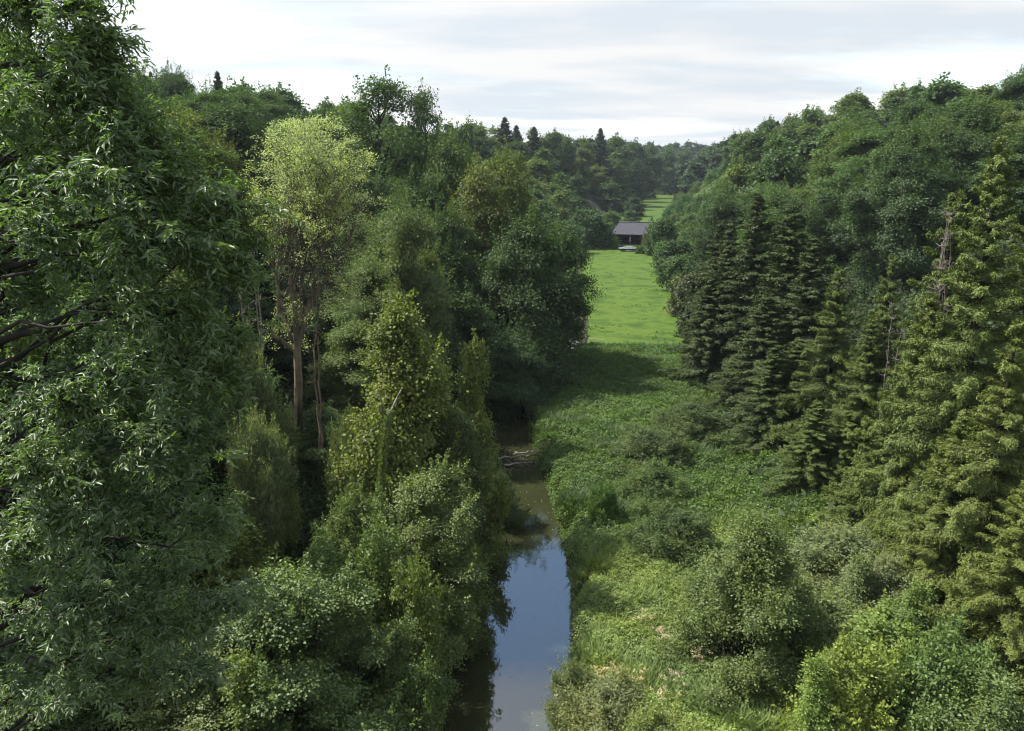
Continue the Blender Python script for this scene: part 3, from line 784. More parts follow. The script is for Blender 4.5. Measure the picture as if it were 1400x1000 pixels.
def ivy_trunk():
    e = [o for o in COL.objects if o.name == 'ivy_alder'][0]
    r = np.random.default_rng(8)
    path = np.array([at(u, v, y) for u, v, y in ((517, 690, 36.2), (522, 650, 36.1), (526, 605, 36.0), (531, 570, 36.2), (541, 548, 36.9), (547, 536, 37.8), (552, 526, 39.2))])
    loc, s = np.array(e.location), np.array(e.scale); a = -e.rotation_euler.z
    def loc_(P):
        P = P - loc; P = np.stack([P[:, 0] * math.cos(a) - P[:, 1] * math.sin(a), P[:, 0] * math.sin(a) + P[:, 1] * math.cos(a), P[:, 2]], 1); return P / s
    w = Geo(); w.add(*tube(loc_(path), np.linspace(.10, .03, 7), 7)); w.add(*tube(loc_(bend(path[3], np.array(at(512, 520, 36.6)), .05, 6, r)), np.linspace(.04, .012, 6), 5))
    obj('limb', w.mesh('limb', M_bark, True), e)
    t = r.uniform(0, 3.2, 2600); P = np.stack([np.interp(t, np.arange(7), path[:, c]) for c in range(3)], 1)
    d = rnd_dir(len(P), r); P = P + d * .22 * r.uniform(.6, 1.2, (len(P), 1))
    g = Geo(); L = r.uniform(.06, .12, len(P)); g.add(*leaves(loc_(P), unit(d + [0, 0, .4]), rnd_dir(len(P), r), L, L * .9, np.clip(r.normal(size=len(P)) * .2 + .5, 0, 1)))
    obj('ivy', g.mesh('ivy', M_gloss), e, (.12, .16, .045))
ivy_trunk()
P3('alder_tree', 'mid_spire', 646, 450, 45, 3.6, (.110, .140, .042), 'slim pointed sunlit tree right of the ivy covered alder')
P3('alder_tree', 'alder_b', 610, 545, 42, 6.0, (.050, .075, .028), 'dark alder between the ivy covered one and the river')
P3('alder_tree', 'alder_c', 665, 610, 50, 4.6, (.034, .055, .022), 'dark alder drooping over the narrow part of the river')
for u, v, Y, w, c, l, k in ((450, 700, 34, 2.2, (.09, .125, .04), 'thin pale sapling poking up under the bare orange trunk', 'sapling'), (520, 690, 30, 2.4, (.075, .115, .034), 'slender leafy sapling rising from the alders in the lower middle', 'sapling'),
                          (360, 760, 27, 2.8, (.085, .12, .04), 'narrow young tree left of the low round leafed alder', 'sapling'), (440, 735, 30, 2.6, (.05, .085, .03), 'dark upright sapling between the two front alders', 'sapling_b'),
                          (560, 745, 28.5, 2.4, (.095, .13, .036), 'light green sapling rising beside the water in front', 'sapling'), (240, 800, 25, 3.0, (.09, .13, .042), 'pale sapling showing through the boughs of the big left tree', 'sapling'),
                          (575, 880, 26, 1.9, (.07, .11, .034), 'small upright sapling at the left water edge near the bottom', 'sapling'), (330, 900, 22.5, 3.2, (.10, .14, .045), 'light leafy sapling at the very bottom left', 'sapling_b')):
    P3('sapling', k, u, v, Y, w, c, l)
P3('shrub', 'shrub', 330, 488, 44, 3.8, (.12, .155, .085), 'grey green bushy willow with twiggy tips left of the bare orange trunk', 'shrub')
P3('shrub', 'shrub', 285, 560, 42, 4.0, (.085, .115, .06), 'darker grey green willow left of the twiggy willow', 'shrub')
P3('shrub', 'leafy_shrub', 300, 715, 33, 5.5, (.095, .13, .040), 'feathery yellow green shrub beside the lower boughs of the big left tree', 'shrub')
P3('shrub', 'shrub', 478, 600, 42, 3.4, (.085, .115, .06), 'grey green shrub behind the ivy covered trunk', 'shrub')
P3('shrub', 'shrub', 352, 598, 38, 3.8, (.125, .16, .09), 'round grey green willow in front of the foot of the bare orange trunk', 'shrub')
P3('broadleaf_tree', 'mid_oval', 480, 440, 58, 6.5, (.080, .115, .045), 'grey green tree right behind the bare orange trunk')
P3('broadleaf_tree', 'mid_oval', 560, 285, 62, 6.0, (.085, .115, .060), 'silvery green narrow tree right of the pale lacy tree')
P3('broadleaf_tree', 'mid_oval', 500, 350, 64, 6.5, (.06, .095, .04), 'mid green tree behind the lower crown of the pale lacy tree')
P3('broadleaf_tree', 'mid_round', 430, 560, 55, 6.5, (.040, .068, .028), 'dark tree in the gap behind the bare orange trunk')
# middle, along the river bend
P3('broadleaf_tree', 'mid_round', 715, 300, 80, 11, (.030, .056, .022), 'big dark green tree standing where the river disappears')
P3('broadleaf_tree', 'mid_wide', 755, 315, 86, 10, (.028, .054, .022), 'dark green tree with its right edge against the meadow')
P3('broadleaf_tree', 'mid_wide', 700, 455, 74, 8.5, (.026, .052, .024), 'low dark tree with several stems beside the end of the river')
P3('broadleaf_tree', 'mid_round', 630, 400, 72, 9.0, (.028, .054, .024), 'dark green tree behind the slim pointed sunlit tree')
P3('broadleaf_tree', 'mid_oval', 580, 360, 76, 8, (.030, .056, .024), 'dark tree filling the gap right of the silvery green tree')
P3('broadleaf_tree', 'mid_oval', 690, 205, 92, 8, (.066, .090, .030), 'tall olive tree above the dark riverside trees')
P3('broadleaf_tree', 'mid_oval', 655, 225, 88, 9, (.062, .078, .030), 'olive green tree left of the taller olive one')
P3('broadleaf_tree', 'mid_round', 610, 190, 96, 10, (.048, .080, .030), 'rounded green tree below the tall open crowned tree')
P3('broadleaf_tree', 'mid_open', 515, 98, 100, 13, (.036, .066, .026), 'tallest tree on the left skyline with an open crown and dark limbs')
P3('broadleaf_tree', 'mid_open', 580, 114, 103, 9, (.036, .066, .026), 'second high crown close beside the tallest tree on the left skyline')
P3('broadleaf_tree', 'mid_wide', 500, 230, 92, 11, (.036, .066, .028), 'dark tree beneath the tallest tree on the left skyline')
P3('broadleaf_tree', 'mid_round', 550, 260, 88, 9, (.042, .070, .028), 'mid green tree behind the silvery green one')
P3('broadleaf_tree', 'mid_round', 610, 290, 84, 9, (.036, .064, .026), 'dark green tree under the olive green one')
# left slope
P3('broadleaf_tree', 'mid_oval', 250, 150, 84, 6.5, (.13, .15, .035), 'yellowish tinged tree above the big left tree')
P3('broadleaf_tree', 'mid_round', 290, 190, 80, 6, (.10, .115, .04), 'yellow olive tree right below the yellowish tinged one')
P3('broadleaf_tree', 'mid_round', 330, 260, 70, 8, (.028, .050, .024), 'very dark tree behind the left side of the pale lacy tree')
P3('broadleaf_tree', 'mid_oval', 300, 330, 60, 7, (.024, .044, .024), 'dark tree in the shade right of the big left tree')
P3('broadleaf_tree', 'mid_round', 370, 420, 62, 8, (.022, .042, .022), 'dark tree behind the bare grey stems')
P3('broadleaf_tree', 'mid_wide', 200, 230, 66, 9, (.036, .066, .026), 'green tree glimpsed behind the top of the big left tree')

# ------------------------------------------------------------------ right side: spruces
S_DK_SHADE, S_OL, S_LT = (.030, .045, .020), (.055, .078, .027), (.085, .11, .034)  # cloud shade put into the naturally dark needle colour; sunlit trees get lighter tones
P3('spruce_tree', 'spruce_mid', 1038, 262, 78, 10.6, S_DK_SHADE, 'tallest of the dark shaded spruces beside the scrub', 'spruce')
P3('spruce_tree', 'spruce_mid_b', 1000, 305, 84, 9.7, S_DK_SHADE, 'dark spruce nearest the meadow behind the tallest shaded one', 'spruce')
P3('spruce_tree', 'spruce_mid', 975, 370, 80, 9.7, S_DK_SHADE, 'dark spruce with its foot in the scrub, left end of the row', 'spruce')
P3('spruce_tree', 'spruce_mid_b', 1085, 280, 72, 10.6, S_DK_SHADE, 'dark spruce right of the tallest shaded spruce', 'spruce')
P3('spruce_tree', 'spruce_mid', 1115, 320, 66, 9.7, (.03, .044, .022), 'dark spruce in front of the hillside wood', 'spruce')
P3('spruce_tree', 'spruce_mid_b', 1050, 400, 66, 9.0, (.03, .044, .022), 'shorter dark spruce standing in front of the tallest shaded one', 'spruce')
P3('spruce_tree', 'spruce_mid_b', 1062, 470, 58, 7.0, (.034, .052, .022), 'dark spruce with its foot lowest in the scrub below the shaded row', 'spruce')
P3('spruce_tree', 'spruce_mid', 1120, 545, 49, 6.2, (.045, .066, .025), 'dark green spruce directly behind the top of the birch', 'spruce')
P3('spruce_tree', 'spruce_mid_b', 985, 300, 88, 8.0, S_DK_SHADE, 'tall dark spruce at the left back corner of the shaded row', 'spruce')
P3('spruce_tree', 'spruce_mid', 1015, 480, 70, 7.4, S_DK_SHADE, 'low dark spruce at the edge of the scrub', 'spruce')
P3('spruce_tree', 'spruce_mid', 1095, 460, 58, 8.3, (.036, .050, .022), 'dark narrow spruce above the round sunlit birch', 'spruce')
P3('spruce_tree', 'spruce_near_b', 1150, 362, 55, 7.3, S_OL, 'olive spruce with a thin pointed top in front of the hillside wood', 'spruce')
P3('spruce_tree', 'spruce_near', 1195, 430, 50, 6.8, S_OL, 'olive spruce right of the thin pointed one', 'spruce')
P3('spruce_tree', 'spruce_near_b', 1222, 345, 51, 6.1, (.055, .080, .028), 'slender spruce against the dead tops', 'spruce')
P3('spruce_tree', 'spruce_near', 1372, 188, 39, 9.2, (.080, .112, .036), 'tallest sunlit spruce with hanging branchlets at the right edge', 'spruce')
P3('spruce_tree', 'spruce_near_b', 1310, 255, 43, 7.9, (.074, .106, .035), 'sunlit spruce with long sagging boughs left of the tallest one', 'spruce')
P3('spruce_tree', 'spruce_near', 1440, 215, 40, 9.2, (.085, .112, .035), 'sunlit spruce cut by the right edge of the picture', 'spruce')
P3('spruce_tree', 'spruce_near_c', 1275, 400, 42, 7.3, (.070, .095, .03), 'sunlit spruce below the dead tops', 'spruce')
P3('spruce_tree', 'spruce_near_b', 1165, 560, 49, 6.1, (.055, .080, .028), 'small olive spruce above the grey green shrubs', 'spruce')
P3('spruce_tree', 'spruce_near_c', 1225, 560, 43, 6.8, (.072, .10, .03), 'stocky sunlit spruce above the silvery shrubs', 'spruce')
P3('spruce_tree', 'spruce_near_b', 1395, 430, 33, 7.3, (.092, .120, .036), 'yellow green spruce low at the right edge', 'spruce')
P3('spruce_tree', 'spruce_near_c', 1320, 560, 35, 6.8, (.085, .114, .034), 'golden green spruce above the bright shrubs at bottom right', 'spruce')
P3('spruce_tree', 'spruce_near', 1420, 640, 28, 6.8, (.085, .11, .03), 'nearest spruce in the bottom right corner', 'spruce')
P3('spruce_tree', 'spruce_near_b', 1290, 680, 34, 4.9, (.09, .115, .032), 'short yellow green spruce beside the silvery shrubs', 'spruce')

# right side: birch and shrubs in front
P3('birch_tree', 'birch', 1038, 704, 31.5, 7.0, (.078, .115, .034), 'round leafy young birch with twin thin dark stems at lower right', rz=.3)
for u, v, Y, w, c, l, k in ((1095, 790, 33, 2.2, (.085, .125, .045), 'thin sapling behind the right side of the birch', 'sapling_b'), (1180, 760, 37, 2.0, (.11, .15, .075), 'slim silvery sapling between the two silvery shrubs', 'sapling_b'),
                          (1255, 800, 31, 2.4, (.10, .15, .05), 'upright bright sapling under the golden green spruce', 'sapling_b'), (1120, 900, 26, 1.8, (.12, .18, .05), 'slender bright sapling at the bottom edge', 'sapling_b'),
                          (1365, 905, 24, 2.6, (.085, .13, .045), 'dark leafy sapling in the bottom right corner', 'sapling')):
    P3('sapling', k, u, v, Y, w, c, l)
P3('shrub', 'shrub', 1150, 735, 42, 5.5, (.115, .150, .085), 'silvery grey green shrub at the foot of the olive spruces', 'shrub')
P3('shrub', 'shrub', 1215, 775, 38, 4.0, (.120, .150, .09), 'round silvery shrub in front of the dark gap', 'shrub')
P3('shrub', 'shrub_fine', 1140, 830, 35, 5.0, (.12, .16, .070), 'soft green shrub right of the birch', 'shrub')
P3('shrub', 'leafy_shrub', 1225, 850, 32, 6.0, (.12, .175, .055), 'bright green shrub at bottom right', 'shrub')
P3('shrub', 'leafy_shrub', 1165, 905, 27, 4.5, (.15, .195, .055), 'yellow green shrub at the bottom edge right of the birch', 'shrub')
P3('shrub', 'leafy_shrub', 1310, 885, 26, 4.5, (.085, .135, .05), 'broad leaved green shrub under the golden green spruce', 'shrub')
P3('shrub', 'shrub', 785, 918, 30.5, 2.2, (.12, .155, .085), 'small willow hanging over the water at the bottom of the right bank', 'shrub')
P3('shrub', 'shrub_fine', 835, 945, 29, 3.8, (.13, .155, .085), 'pale grey green shrub at the bottom edge right of the river', 'shrub')
P3('shrub', 'shrub_fine', 905, 985, 27, 3.4, (.15, .19, .07), 'light green shrub at the bottom edge left of the birch', 'shrub')
P3('shrub', 'shrub_fine', 888, 592, 60, 5.5, (.055, .080, .042), 'round olive bush in the middle of the scrub', 'shrub')
P3('shrub', 'shrub_fine', 945, 556, 66, 6.0, (.050, .075, .040), 'larger olive bush beside the foot of the spruces', 'shrub')
P3('shrub', 'shrub_fine', 895, 640, 53, 4.5, (.060, .095, .042), 'round green bush below the olive bush', 'shrub')
P3('shrub', 'shrub_fine', 930, 706, 47, 4.4, (.065, .10, .046), 'spreading grey green bush where the scrub turns bright', 'shrub')
P3('shrub', 'leafy_shrub', 825, 668, 50, 2.6, (.065, .12, .034), 'small mid green bush near the river bank', 'shrub')

# hedge along the right of the meadow
for u, v, Y, w, c, l in ((948, 375, 118, 7, (.05, .062, .045), 'grey leaved bush at the right edge of the meadow'), (925, 330, 165, 9, G_DARK, 'dark round bush halfway up the right side of the meadow'),
                         (905, 302, 196, 8, (.034, .062, .028), 'dark bush right of the barn'), (940, 350, 140, 8, (.03, .058, .026), 'dark bush above the grey leaved one'),
                         (890, 318, 206, 5, (.05, .065, .036), 'brownish bush against the right end of the barn'), (875, 336, 206, 2.4, (.05, .10, .034), 'little conical bush in front of the barn'),
                         (952, 292, 215, 9, (.036, .066, .03), 'bush above the dark hedge right of the barn'), (962, 405, 104, 6, (.034, .05, .03), 'dark bush against the left end spruce'),
                         (962, 268, 250, 8, (.03, .055, .03), 'bush at the left edge of the cleared slope'), (918, 352, 160, 6, (.034, .06, .028), 'low bush bulging into the meadow'),
                         (955, 310, 190, 8, (.04, .07, .03), 'bush on the lower part of the cleared slope')):
    put('hedge_bush', 'bush_far', u, v, Y, w, c, l, 'bush', min_h=2.2)
for u, v, Y, w, c, l in ((805, 290, 214, 13, (.028, .056, .026), 'wide dark bushy tree left of the barn'), (775, 305, 200, 9, (.034, .062, .03), 'bushy tree left of the wide dark one'), (838, 288, 240, 9, (.04, .075, .032), 'bushy tree behind the pale pole'),
                         (862, 286, 270, 7, (.036, .068, .034), 'bush behind the left end of the barn roof'), (770, 280, 245, 8, (.04, .07, .034), 'tree beside the half hidden grey roof'), (840, 325, 212, 2.4, (.07, .13, .035), 'small bright bush at the left corner of the barn'),
                         (745, 285, 230, 11, (.034, .062, .03), 'tree in front of the half hidden grey roof'), (868, 268, 330, 8, (.025, .05, .03), 'dark tree at the left edge of the far meadow')):
    put('bushy_tree', 'bush_far' if Y < 236 else 'far_c', u, v, Y, w, c, l, 'tree', min_h=2.0)

# ------------------------------------------------------------------ woods on the slopes
TONES = [((.038, .068, .026), 'mid green'), ((.027, .052, .022), 'dark green'), ((.054, .080, .027), 'olive green'), ((.032, .060, .030), 'bluish green'), ((.064, .092, .034), 'light green')]
far_k = ['far_a', 'far_b', 'far_c', 'far_d']
mid_k = ['mid_round', 'mid_wide', 'mid_oval', 'mid_round']
def skyline(rows, side):
    for i, (u, v, Y, w, k) in enumerate(rows):
        t = TONES[rng.integers(4)]
        nm = 'spruce_tree' if 'spruce' in k else 'broadleaf_tree'
        col = (.020, .032, .024) if 'spruce' in k else t[0]
        kind = 'pointed spruce' if 'spruce' in k else {'far_a': 'round crowned tree', 'far_b': 'tall crowned tree', 'far_c': 'broad crowned tree', 'far_d': 'loose crowned tree', 'mid_round': 'round crowned tree', 'mid_wide': 'broad crowned tree'}[k]
        put(nm, k, u, v + 7, Y, w, col, '%s on the %s skyline, number %d counted from the left' % (kind, side, i + 1), 'spruce' if 'spruce' in k else 'tree', 'trees on the %s skyline' % side, min_h=7)
skyline([(150, 120, 120, 12, 'mid_wide'), (186, 96, 135, 9, 'far_b'), (232, 90, 150, 12, 'mid_wide'), (268, 124, 160, 9, 'far_d'), (298, 126, 172, 11, 'far_a'), (335, 142, 200, 10, 'far_b'), (368, 140, 212, 11, 'far_c'), (400, 146, 225, 11, 'far_a'),
         (440, 142, 215, 12, 'far_b'), (480, 150, 200, 12, 'far_a'), (630, 158, 250, 13, 'far_c'), (655, 168, 265, 11, 'far_a'), (690, 153, 300, 16, 'spruce_far'), (706, 164, 306, 14, 'spruce_far'), (730, 166, 320, 14, 'spruce_far'),
         (757, 174, 335, 11, 'far_b'), (775, 182, 345, 10, 'far_a'), (800, 184, 360, 9, 'far_a'), (821, 168, 375, 18, 'spruce_far'), (845, 181, 400, 15, 'far_a'), (868, 189, 440, 14, 'far_b'), (890, 194, 480, 14, 'far_a'),
         (912, 197, 530, 16, 'far_a'), (935, 197, 600, 18, 'far_c'), (960, 202, 640, 18, 'far_a'), (982, 207, 660, 16, 'far_b')], 'left')
skyline([(1003, 196, 470, 18, 'far_c'), (1040, 188, 400, 16, 'far_a'), (1068, 180, 350, 14, 'far_c'), (1092, 172, 320, 13, 'far_a'), (1121, 158, 300, 9, 'far_d'), (1150, 158, 285, 15, 'far_c'), (1183, 143, 262, 15, 'mid_wide'), (1215, 145, 255, 12, 'far_a'),
         (1245, 142, 245, 13, 'mid_wide'), (1275, 138, 235, 13, 'far_a'), (1308, 126, 226, 14, 'mid_wide'), (1350, 116, 212, 14, 'mid_round'), (1385, 116, 200, 11, 'mid_wide'), (1415, 108, 196, 12, 'far_a')], 'right')

occupied = [(o.location.x, o.location.y) for o in COL.objects if o.type == 'EMPTY']
def fill_wood(n_max, yr, xr, sp0, side, seed, limit, vis=lambda u, v: True, spr=.06):
    r = np.random.default_rng(seed); pts = []; made = 0
    for _ in range(60000):
        if made >= limit: break
        Y = yr[0] + (yr[1] - yr[0]) * r.random() ** 1.2; a, b = xr(Y); X = a + (b - a) * r.random()
        sp = sp0 * (1 + Y / 900)
        if any((X - p) ** 2 + (Y - q) ** 2 < (sp * f) ** 2 for p, q, f in pts): continue
        if any((X - p) ** 2 + (Y - q) ** 2 < 16 for p, q in occupied): continue
        z = float(terrain(X, Y)); h = r.uniform(11, 17)
        u, v, dep = project(X, Y, z + h)
        if not (-60 < u < 1460 and v < 1000 and vis(u, v)): continue
        pts.append((X, Y, 1.0)); made += 1
        ti = r.choice(5, p=[.34, .24, .17, .15, .10]); col = np.array(TONES[ti][0]) * r.uniform(.85, 1.15)
        sprc = r.random() < spr
        k = 'spruce_far' if sprc else (mid_k if Y < 150 else far_k)[r.integers(4)]
        zone = ('low' if (z < 9) else 'halfway up' if z < 18 else 'high') + ' on the %s wooded slope' % side
        dist = 'near the spruces' if (Y < 150 and side == 'right') else 'before the barn' if Y < 200 else 'level with the barn' if Y < 280 else 'beyond the barn'
        tn = 'dark spruce' if sprc else TONES[ti][1] + ' crowned tree'
        lab = '%s %s, %s' % (tn, zone, dist)
        if sprc: col = np.array((.022, .034, .024))
        stand('spruce_tree' if sprc else 'broadleaf_tree', k, X, Y, z, h, r.uniform(9.5, 13.5) if not sprc else 7, tuple(col), lab, 'spruce' if sprc else 'tree', '%ss %s %s' % (tn, zone, dist))
    return made
nR = fill_wood(0, (88, 440), lambda Y: (ip(Y, FL_Y, FL_R) + (26 if Y > 165 else 6), ip(Y, RR_Y, RR_X) + 4), 8.6, 'right', 31, 215, lambda u, v: u > 960)
nL = fill_wood(0, (70, 440), lambda Y: (ip(Y, LR_Y, LR_X) - 2, ip(Y, FL_Y, FL_L) - (7 if Y > 280 else 0 if Y > 210 else 2)), 9.0, 'left', 32, 150, lambda u, v: u > -40 and v < 480)
def backdrop_left():
    r = np.random.default_rng(55); pts = []
    for _ in range(4000):
        if len(pts) >= 34: break
        Y = r.uniform(26, 78); X = r.uniform(-.9 * Y - 4, -.36 * Y - 5)
        if any((X - a) ** 2 + (Y - b) ** 2 < 36 for a, b in pts + occupied): continue
        pts.append((X, Y)); z = float(terrain(X, Y)); t = TONES[r.integers(3)][0]
        stand('broadleaf_tree', mid_k[r.integers(4)], X, Y, z, r.uniform(11, 16), r.uniform(8, 11), t, 'green tree glimpsed between the leaves of the big near tree', 'tree', 'trees glimpsed behind the big near tree')
backdrop_left()
def slope_bushes():
    r = np.random.default_rng(58); n = 0; pts = []
    while n < 30:
        Y = r.uniform(175, 400); X = ip(Y, FL_Y, FL_R) + r.uniform(0, 25)
        if any((X - a) ** 2 + (Y - b) ** 2 < 30 for a, b in pts): continue
        pts.append((X, Y)); n += 1
        stand('slope_bush', 'bush_far', X, Y, float(terrain(X, Y)), r.uniform(3.5, 6), r.uniform(4, 8), (.060 * r.uniform(.6, 1.1), .10, .036), 'rounded bush scattered in the pale scrub of the cleared slope', 'bush', 'bushes on the cleared slope')
slope_bushes()
print('filled', nR, nL)

# far wood closing the valley: one mass
def far_wood():
    r = np.random.default_rng(77); g = Geo()
    src = []
    for k in ('far_a', 'far_b', 'far_c'):
        me = PROTO[k][1]; n = len(me.vertices); co = np.empty(n * 3, np.float32); me.vertices.foreach_get('co', co)
        q = np.empty(len(me.loops), np.int32); me.loops.foreach_get('vertex_index', q); t = np.empty(n, np.float32); me.attributes['tone'].data.foreach_get('value', t)
        co = co.reshape(-1, 3); q = q.reshape(-1, 4); t = t.reshape(-1)
        pick = np.arange(0, len(q), 7); qq = q[pick]; ids = qq.ravel(); V = co[ids].reshape(-1, 4, 3); c = V.mean(1, keepdims=True); V = c + (V - c) * 2.3
        src.append((V.reshape(-1, 3), np.arange(len(ids)).reshape(-1, 4), t[ids], PROTO[k][2]))
    cnt = 0
    for _ in range(9000):
        Y = r.uniform(430, 1150)
        fl, fr = ip(Y, FL_Y, FL_L), ip(Y, FL_Y, FL_R)
        X = r.uniform(fl - 60, fr + 90)
        if fl + 1 < X < fr - 1 and Y < 625: continue
        if cnt > 900: break
        z = float(terrain(X, Y)); s = r.uniform(.8, 1.25); u, v, _d = project(X, Y, z + 15)
        if not (640 < u < 1130): continue
        V, Q, T, h0 = src[r.integers(3)]
        a = r.uniform(0, 6.28); ca, sa = math.cos(a), math.sin(a)
        W = V * [s, s, s * r.uniform(.7, 1)]; W = np.stack([W[:, 0] * ca - W[:, 1] * sa + X, W[:, 0] * sa + W[:, 1] * ca + Y, W[:, 2] + z], 1)
        g.add(W, Q, np.clip(T + r.uniform(-.35, .35), 0, 1)); cnt += 1
    o = obj('far_woodland', g.mesh('far_woodland', M_leaf), None, (.034, .064, .030)); tag(o, 'distant woodland closing off the valley beyond the far meadow', 'woodland', kind='stuff')
    print('far', cnt)
far_wood()

# ------------------------------------------------------------------ barn, shelter, pole, house, log, driftwood
def box_geo(c, s, rot=0.0):
    c = np.asarray(c, float); s = np.asarray(s, float) / 2
    V = np.array([[x, y, z] for x in (-1, 1) for y in (-1, 1) for z in (-1, 1)], float) * s
    ca, sa = math.cos(rot), math.sin(rot)
    V = np.stack([V[:, 0] * ca - V[:, 1] * sa, V[:, 0] * sa + V[:, 1] * ca, V[:, 2]], 1) + c
    Q = np.array([[0, 1, 3, 2], [4, 6, 7, 5], [0, 4, 5, 1], [2, 3, 7, 6], [0, 2, 6, 4], [1, 5, 7, 3]])
    return V, Q, np.full(8, .5)
M_plank = noise_mat('dark_boards', [(.018, .012, .011), (.04, .026, .022)], 2.0, stretch=(6, 6, .4), bump=.3)
M_roof = noise_mat('slate_roof', [(.032, .032, .042), (.055, .055, .068), (.044, .041, .048)], .8, stretch=(1, 4, 1), rough=.7)
M_tin = noise_mat('tin_roof', [(.07, .085, .08), (.14, .155, .145)], 1.2, rough=.6)
M_post = noise_mat('weathered_post', [(.16, .14, .12), (.28, .26, .23)], 3)
M_white = noise_mat('white_paint', [(.6, .6, .58), (.75, .75, .73)], 2)
M_wall = noise_mat('render_wall', [(.25, .24, .22), (.33, .32, .30)], 1)

def barn():
    x, y, _ = at(869, 334, 222); zb = float(terrain(x, y))
    e = empty('barn', (x, y, zb), math.radians(-13)); tag(e, 'dark timber barn with a slate grey roof at the head of the meadow', 'barn')
    L, D, hw, hr = 12.5, 8.0, 3.3, 3.0
    w = Geo()
    w.add(*box_geo((0, D / 2, hw / 2), (L, .14, hw))); w.add(*box_geo((-L / 2 + .07, 0, hw / 2), (.14, D - .3, hw))); w.add(*box_geo((L / 2 - .07, 0, hw / 2), (.14, D - .3, hw)))
    for k in range(24):   # vertical boards closing the left bay
        if k < 9: w.add(*box_geo((-L / 2 + .35 + k * .26, -D / 2 + .10 + (k % 2) * .02, hw / 2), (.24, .05, hw)))
    w.add(*box_geo((L / 4 + .6, -D / 2 + .1, hw / 2), (L / 2 - 1.6, .06, hw)))
    w.add(*box_geo((0, -D / 2 + .12, hw - .12), (L, .16, .24)))
    obj('wall', w.mesh('wall', M_plank), e)
    ov = .5; hx, hy = L / 2 + ov, D / 2 + ov; rx = L / 2 - 1.6
    o = [(-hx, -hy, hw), (hx, -hy, hw), (hx, hy, hw), (-hx, hy, hw), (-rx, 0, hw + hr), (rx, 0, hw + hr)]
    V = np.array(o + [(a, b, c - .14) for a, b, c in o], float)
    Q = np.array([[0, 1, 5, 4], [2, 3, 4, 5], [1, 2, 5, 5], [3, 0, 4, 4], [7, 6, 10, 11], [9, 8, 11, 10], [8, 7, 11, 11], [6, 9, 10, 10], [0, 6, 7, 1], [1, 7, 8, 2], [2, 8, 9, 3], [3, 9, 6, 0]])
    bm_v = [tuple(v) for v in V]; fs = [tuple(dict.fromkeys(q)) for q in Q.tolist()]
    me = bpy.data.meshes.new('roof'); me.from_pydata(bm_v, [], fs); me.materials.append(M_roof); me.update()
    rf = obj('roof', me, e)
    rd = Geo(); rd.add(*box_geo((0, 0, hw + hr + .05), (2 * rx + .3, .35, .12))); obj('ridge_cap', rd.mesh('ridge_cap', M_tin), rf)
    for px in (-L / 2 + .1, -L / 2 + 5.0, L / 2 - .1):
        p = Geo(); p.add(*box_geo((px, -D / 2 - .06, hw / 2), (.26, .26, hw))); obj('post', p.mesh('post', M_post), e)
barn()

def shelter():
    x, y, _ = at(860, 350, 205); zb = float(terrain(x, y))
    e = empty('field_shelter', (x, y, zb), math.radians(4)); tag(e, 'low field shelter with a pale sheet roof on the meadow in front of the barn', 'shelter')
    me = bpy.data.meshes.new('roof')
    o = [(-2.6, -1.4, .95), (2.6, -1.4, .95), (2.6, 1.4, .95), (-2.6, 1.4, .95), (-.5, 0, 1.55), (.5, 0, 1.55)]
    V = o + [(a, b, c - .07) for a, b, c in o]
    fs = [(0, 1, 5, 4), (2, 3, 4, 5), (1, 2, 5), (3, 0, 4), (7, 6, 10, 11), (9, 8, 11, 10), (8, 7, 11), (6, 9, 10), (0, 6, 7, 1), (1, 7, 8, 2), (2, 8, 9, 3), (3, 9, 6, 0)]
    me.from_pydata(V, [], fs); me.materials.append(M_tin); me.update(); obj('roof', me, e)
    w = Geo(); w.add(*box_geo((0, 1.1, .44), (4.4, .08, .88))); w.add(*box_geo((0, -1.05, .30), (4.2, .06, .42))); obj('wall', w.mesh('wall', M_post), e)
    for a in (-2.2, 2.2):
        for b in (-1.1, 1.15):
            p = Geo(); p.add(*box_geo((a, b, .44), (.12, .12, .88))); obj('post', p.mesh('post', M_post), e)
shelter()

def pole():
    x, y, _ = at(829, 322, 216); zb = float(terrain(x, y))
    g = Geo(); g.add(*tube([[0, 0, -.3], [0, 0, 2], [0.02, 0, 5.4]], [.10, .09, .07], 8)); g.add(*box_geo((0, 0, 5.3), (.5, .1, .1)))
    o = obj('pole', g.mesh('pole', M_white)); o.location = (x, y, zb); tag(o, 'slim whitish pole standing left of the barn', 'pole')
pole()

def house():
    x, y, _ = at(768, 312, 262); zb = float(terrain(x, y))
    e = empty('house', (x, y, zb), math.radians(20)); tag(e, 'half hidden house with a grey roof among the trees left of the barn', 'house')
    zt = at(768, 294, 262)[2] - zb
    w = Geo(); w.add(*box_geo((0, 0, (zt - 2) / 2), (7, 6, zt - 2))); wl = obj('wall', w.mesh('wall', M_wall), e)
    for a in (-2, 2):
        q = Geo(); q.add(*box_geo((a, -3.03, 2.0), (1.0, .08, 1.2))); obj('window', q.mesh('window', M_plank), e)
    me = bpy.data.meshes.new('roof'); z0 = zt - 2.05
    o = [(-4, -3.6, z0), (4, -3.6, z0), (4, 3.6, z0), (-4, 3.6, z0), (-4, 0, zt), (4, 0, zt)]
    V = o + [(a, b, c + .15) for a, b, c in o]
    fs = [(0, 4, 5, 1), (2, 5, 4, 3), (6, 7, 11, 10), (8, 9, 10, 11), (0, 1, 7, 6), (1, 5, 11, 7), (5, 2, 8, 11), (2, 3, 9, 8), (3, 4, 10, 9), (4, 0, 6, 10)]
    me.from_pydata(V, [], fs); me.materials.append(M_tin); me.update(); obj('roof', me, e)
house()

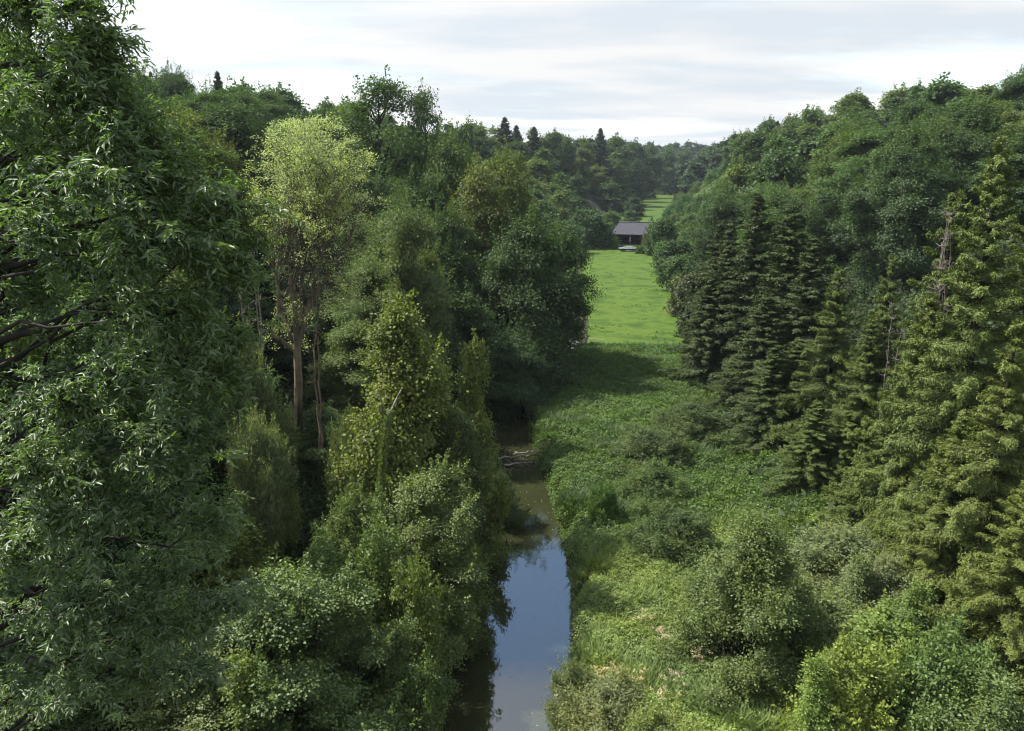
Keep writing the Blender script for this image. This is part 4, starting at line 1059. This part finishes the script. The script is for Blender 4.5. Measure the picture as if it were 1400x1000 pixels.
def logs():
    r = np.random.default_rng(12)
    x, y, _ = at(814, 474, 101); zb = float(terrain(x, y))
    g = Geo(); g.add(*tube([[-1.0, 0, .16], [-.3, .06, .18], [.4, 0, .17], [1.1, -.1, .15]], [.14, .15, .13, .10], 9)); g.add(*tube([[.2, 0, .25], [.35, .1, .45]], [.04, .02], 5))
    o = obj('fallen_log', g.mesh('fallen_log', M_bark_pale, True)); o.location = (x, y, zb); tag(o, 'pale log lying on the near left corner of the meadow', 'log')
    # branches caught across the river
    for (a, b, c, l, n) in ((682, 628, 745, 'long dead branch lying across the narrow river', 5), (690, 636, 728, 'shorter forked dead branch in the river below the long one', 4), (702, 622, 735, 'thin twiggy branch in the river behind the long one', 3)):
        p = np.array(on_level(a, b, .15)); q = np.array(on_level(c, b - 4, .3))
        g = Geo(); path = bend(p, q, .05, 9, r, .03); g.add(*tube(path - p, np.linspace(.09, .03, 9), 6))
        for k in range(n):
            i = r.integers(1, 8); ed = path[i] - p + rnd_dir(1, r)[0] * [1.1, .8, .5] + [.2, 0, .25]
            g.add(*tube(bend(path[i] - p, ed, .1, 5, r, .05), np.linspace(.035, .012, 5), 4))
        o = obj('dead_branch', g.mesh('dead_branch', M_bark_pale, True)); o.location = p; tag(o, l, 'branch')
logs()

# flecks drifting on the water
def flecks():
    r = np.random.default_rng(4); n = 120
    y = r.uniform(28, 64, n); x = lb(y) + .8 + (rb(y) - lb(y) - 1.2) * r.random(n)
    P = np.stack([x, y, np.full(n, .012)], 1); Nn = np.tile([[0, 0, 1.]], (n, 1)); A = rnd_dir(n, r); A[:, 2] = 0; A = unit(A)
    V, Q, T = leaves(P, Nn, A, r.uniform(.03, .09, n), .05, np.full(n, .8), fold=.02)
    o = obj('floating_leaves', make_mesh('floating_leaves', V, Q, M_soft, T), None, (.5, .5, .42)); tag(o, 'small pale leaves and flecks drifting on the river', 'floating leaves', kind='stuff')
flecks()

# ------------------------------------------------------------------ valley air
def haze(density):
    m, nt, out = nodes_of('valley_air')
    v = N(nt, 'ShaderNodeVolumePrincipled'); v.inputs['Color'].default_value = (.82, .90, 1.0, 1); v.inputs['Density'].default_value = density; v.inputs['Anisotropy'].default_value = .2
    nt.links.new(v.outputs[0], out.inputs['Volume'])
    g = Geo(); g.add(*box_geo((150, 1260, 30), (3700, 2900, 64)))
    o = obj('haze', g.mesh('haze', m)); tag(o, 'thin blue summer haze in the valley', 'haze', kind='stuff')
    # box spans z -10 .. 80, ground sheet included
HAZE = 0.00010
if HAZE: haze(HAZE)

SC.view_settings.view_transform = 'Standard'; SC.view_settings.look = 'None'; SC.view_settings.exposure = 1.05; SC.view_settings.gamma = 1
cy = SC.cycles
cy.max_bounces = 7; cy.diffuse_bounces = 3; cy.glossy_bounces = 2; cy.transmission_bounces = 4; cy.volume_bounces = 0; cy.transparent_max_bounces = 4
cy.caustics_reflective = False; cy.caustics_refractive = False
cy.use_denoising = True; cy.filter_width = 1.15
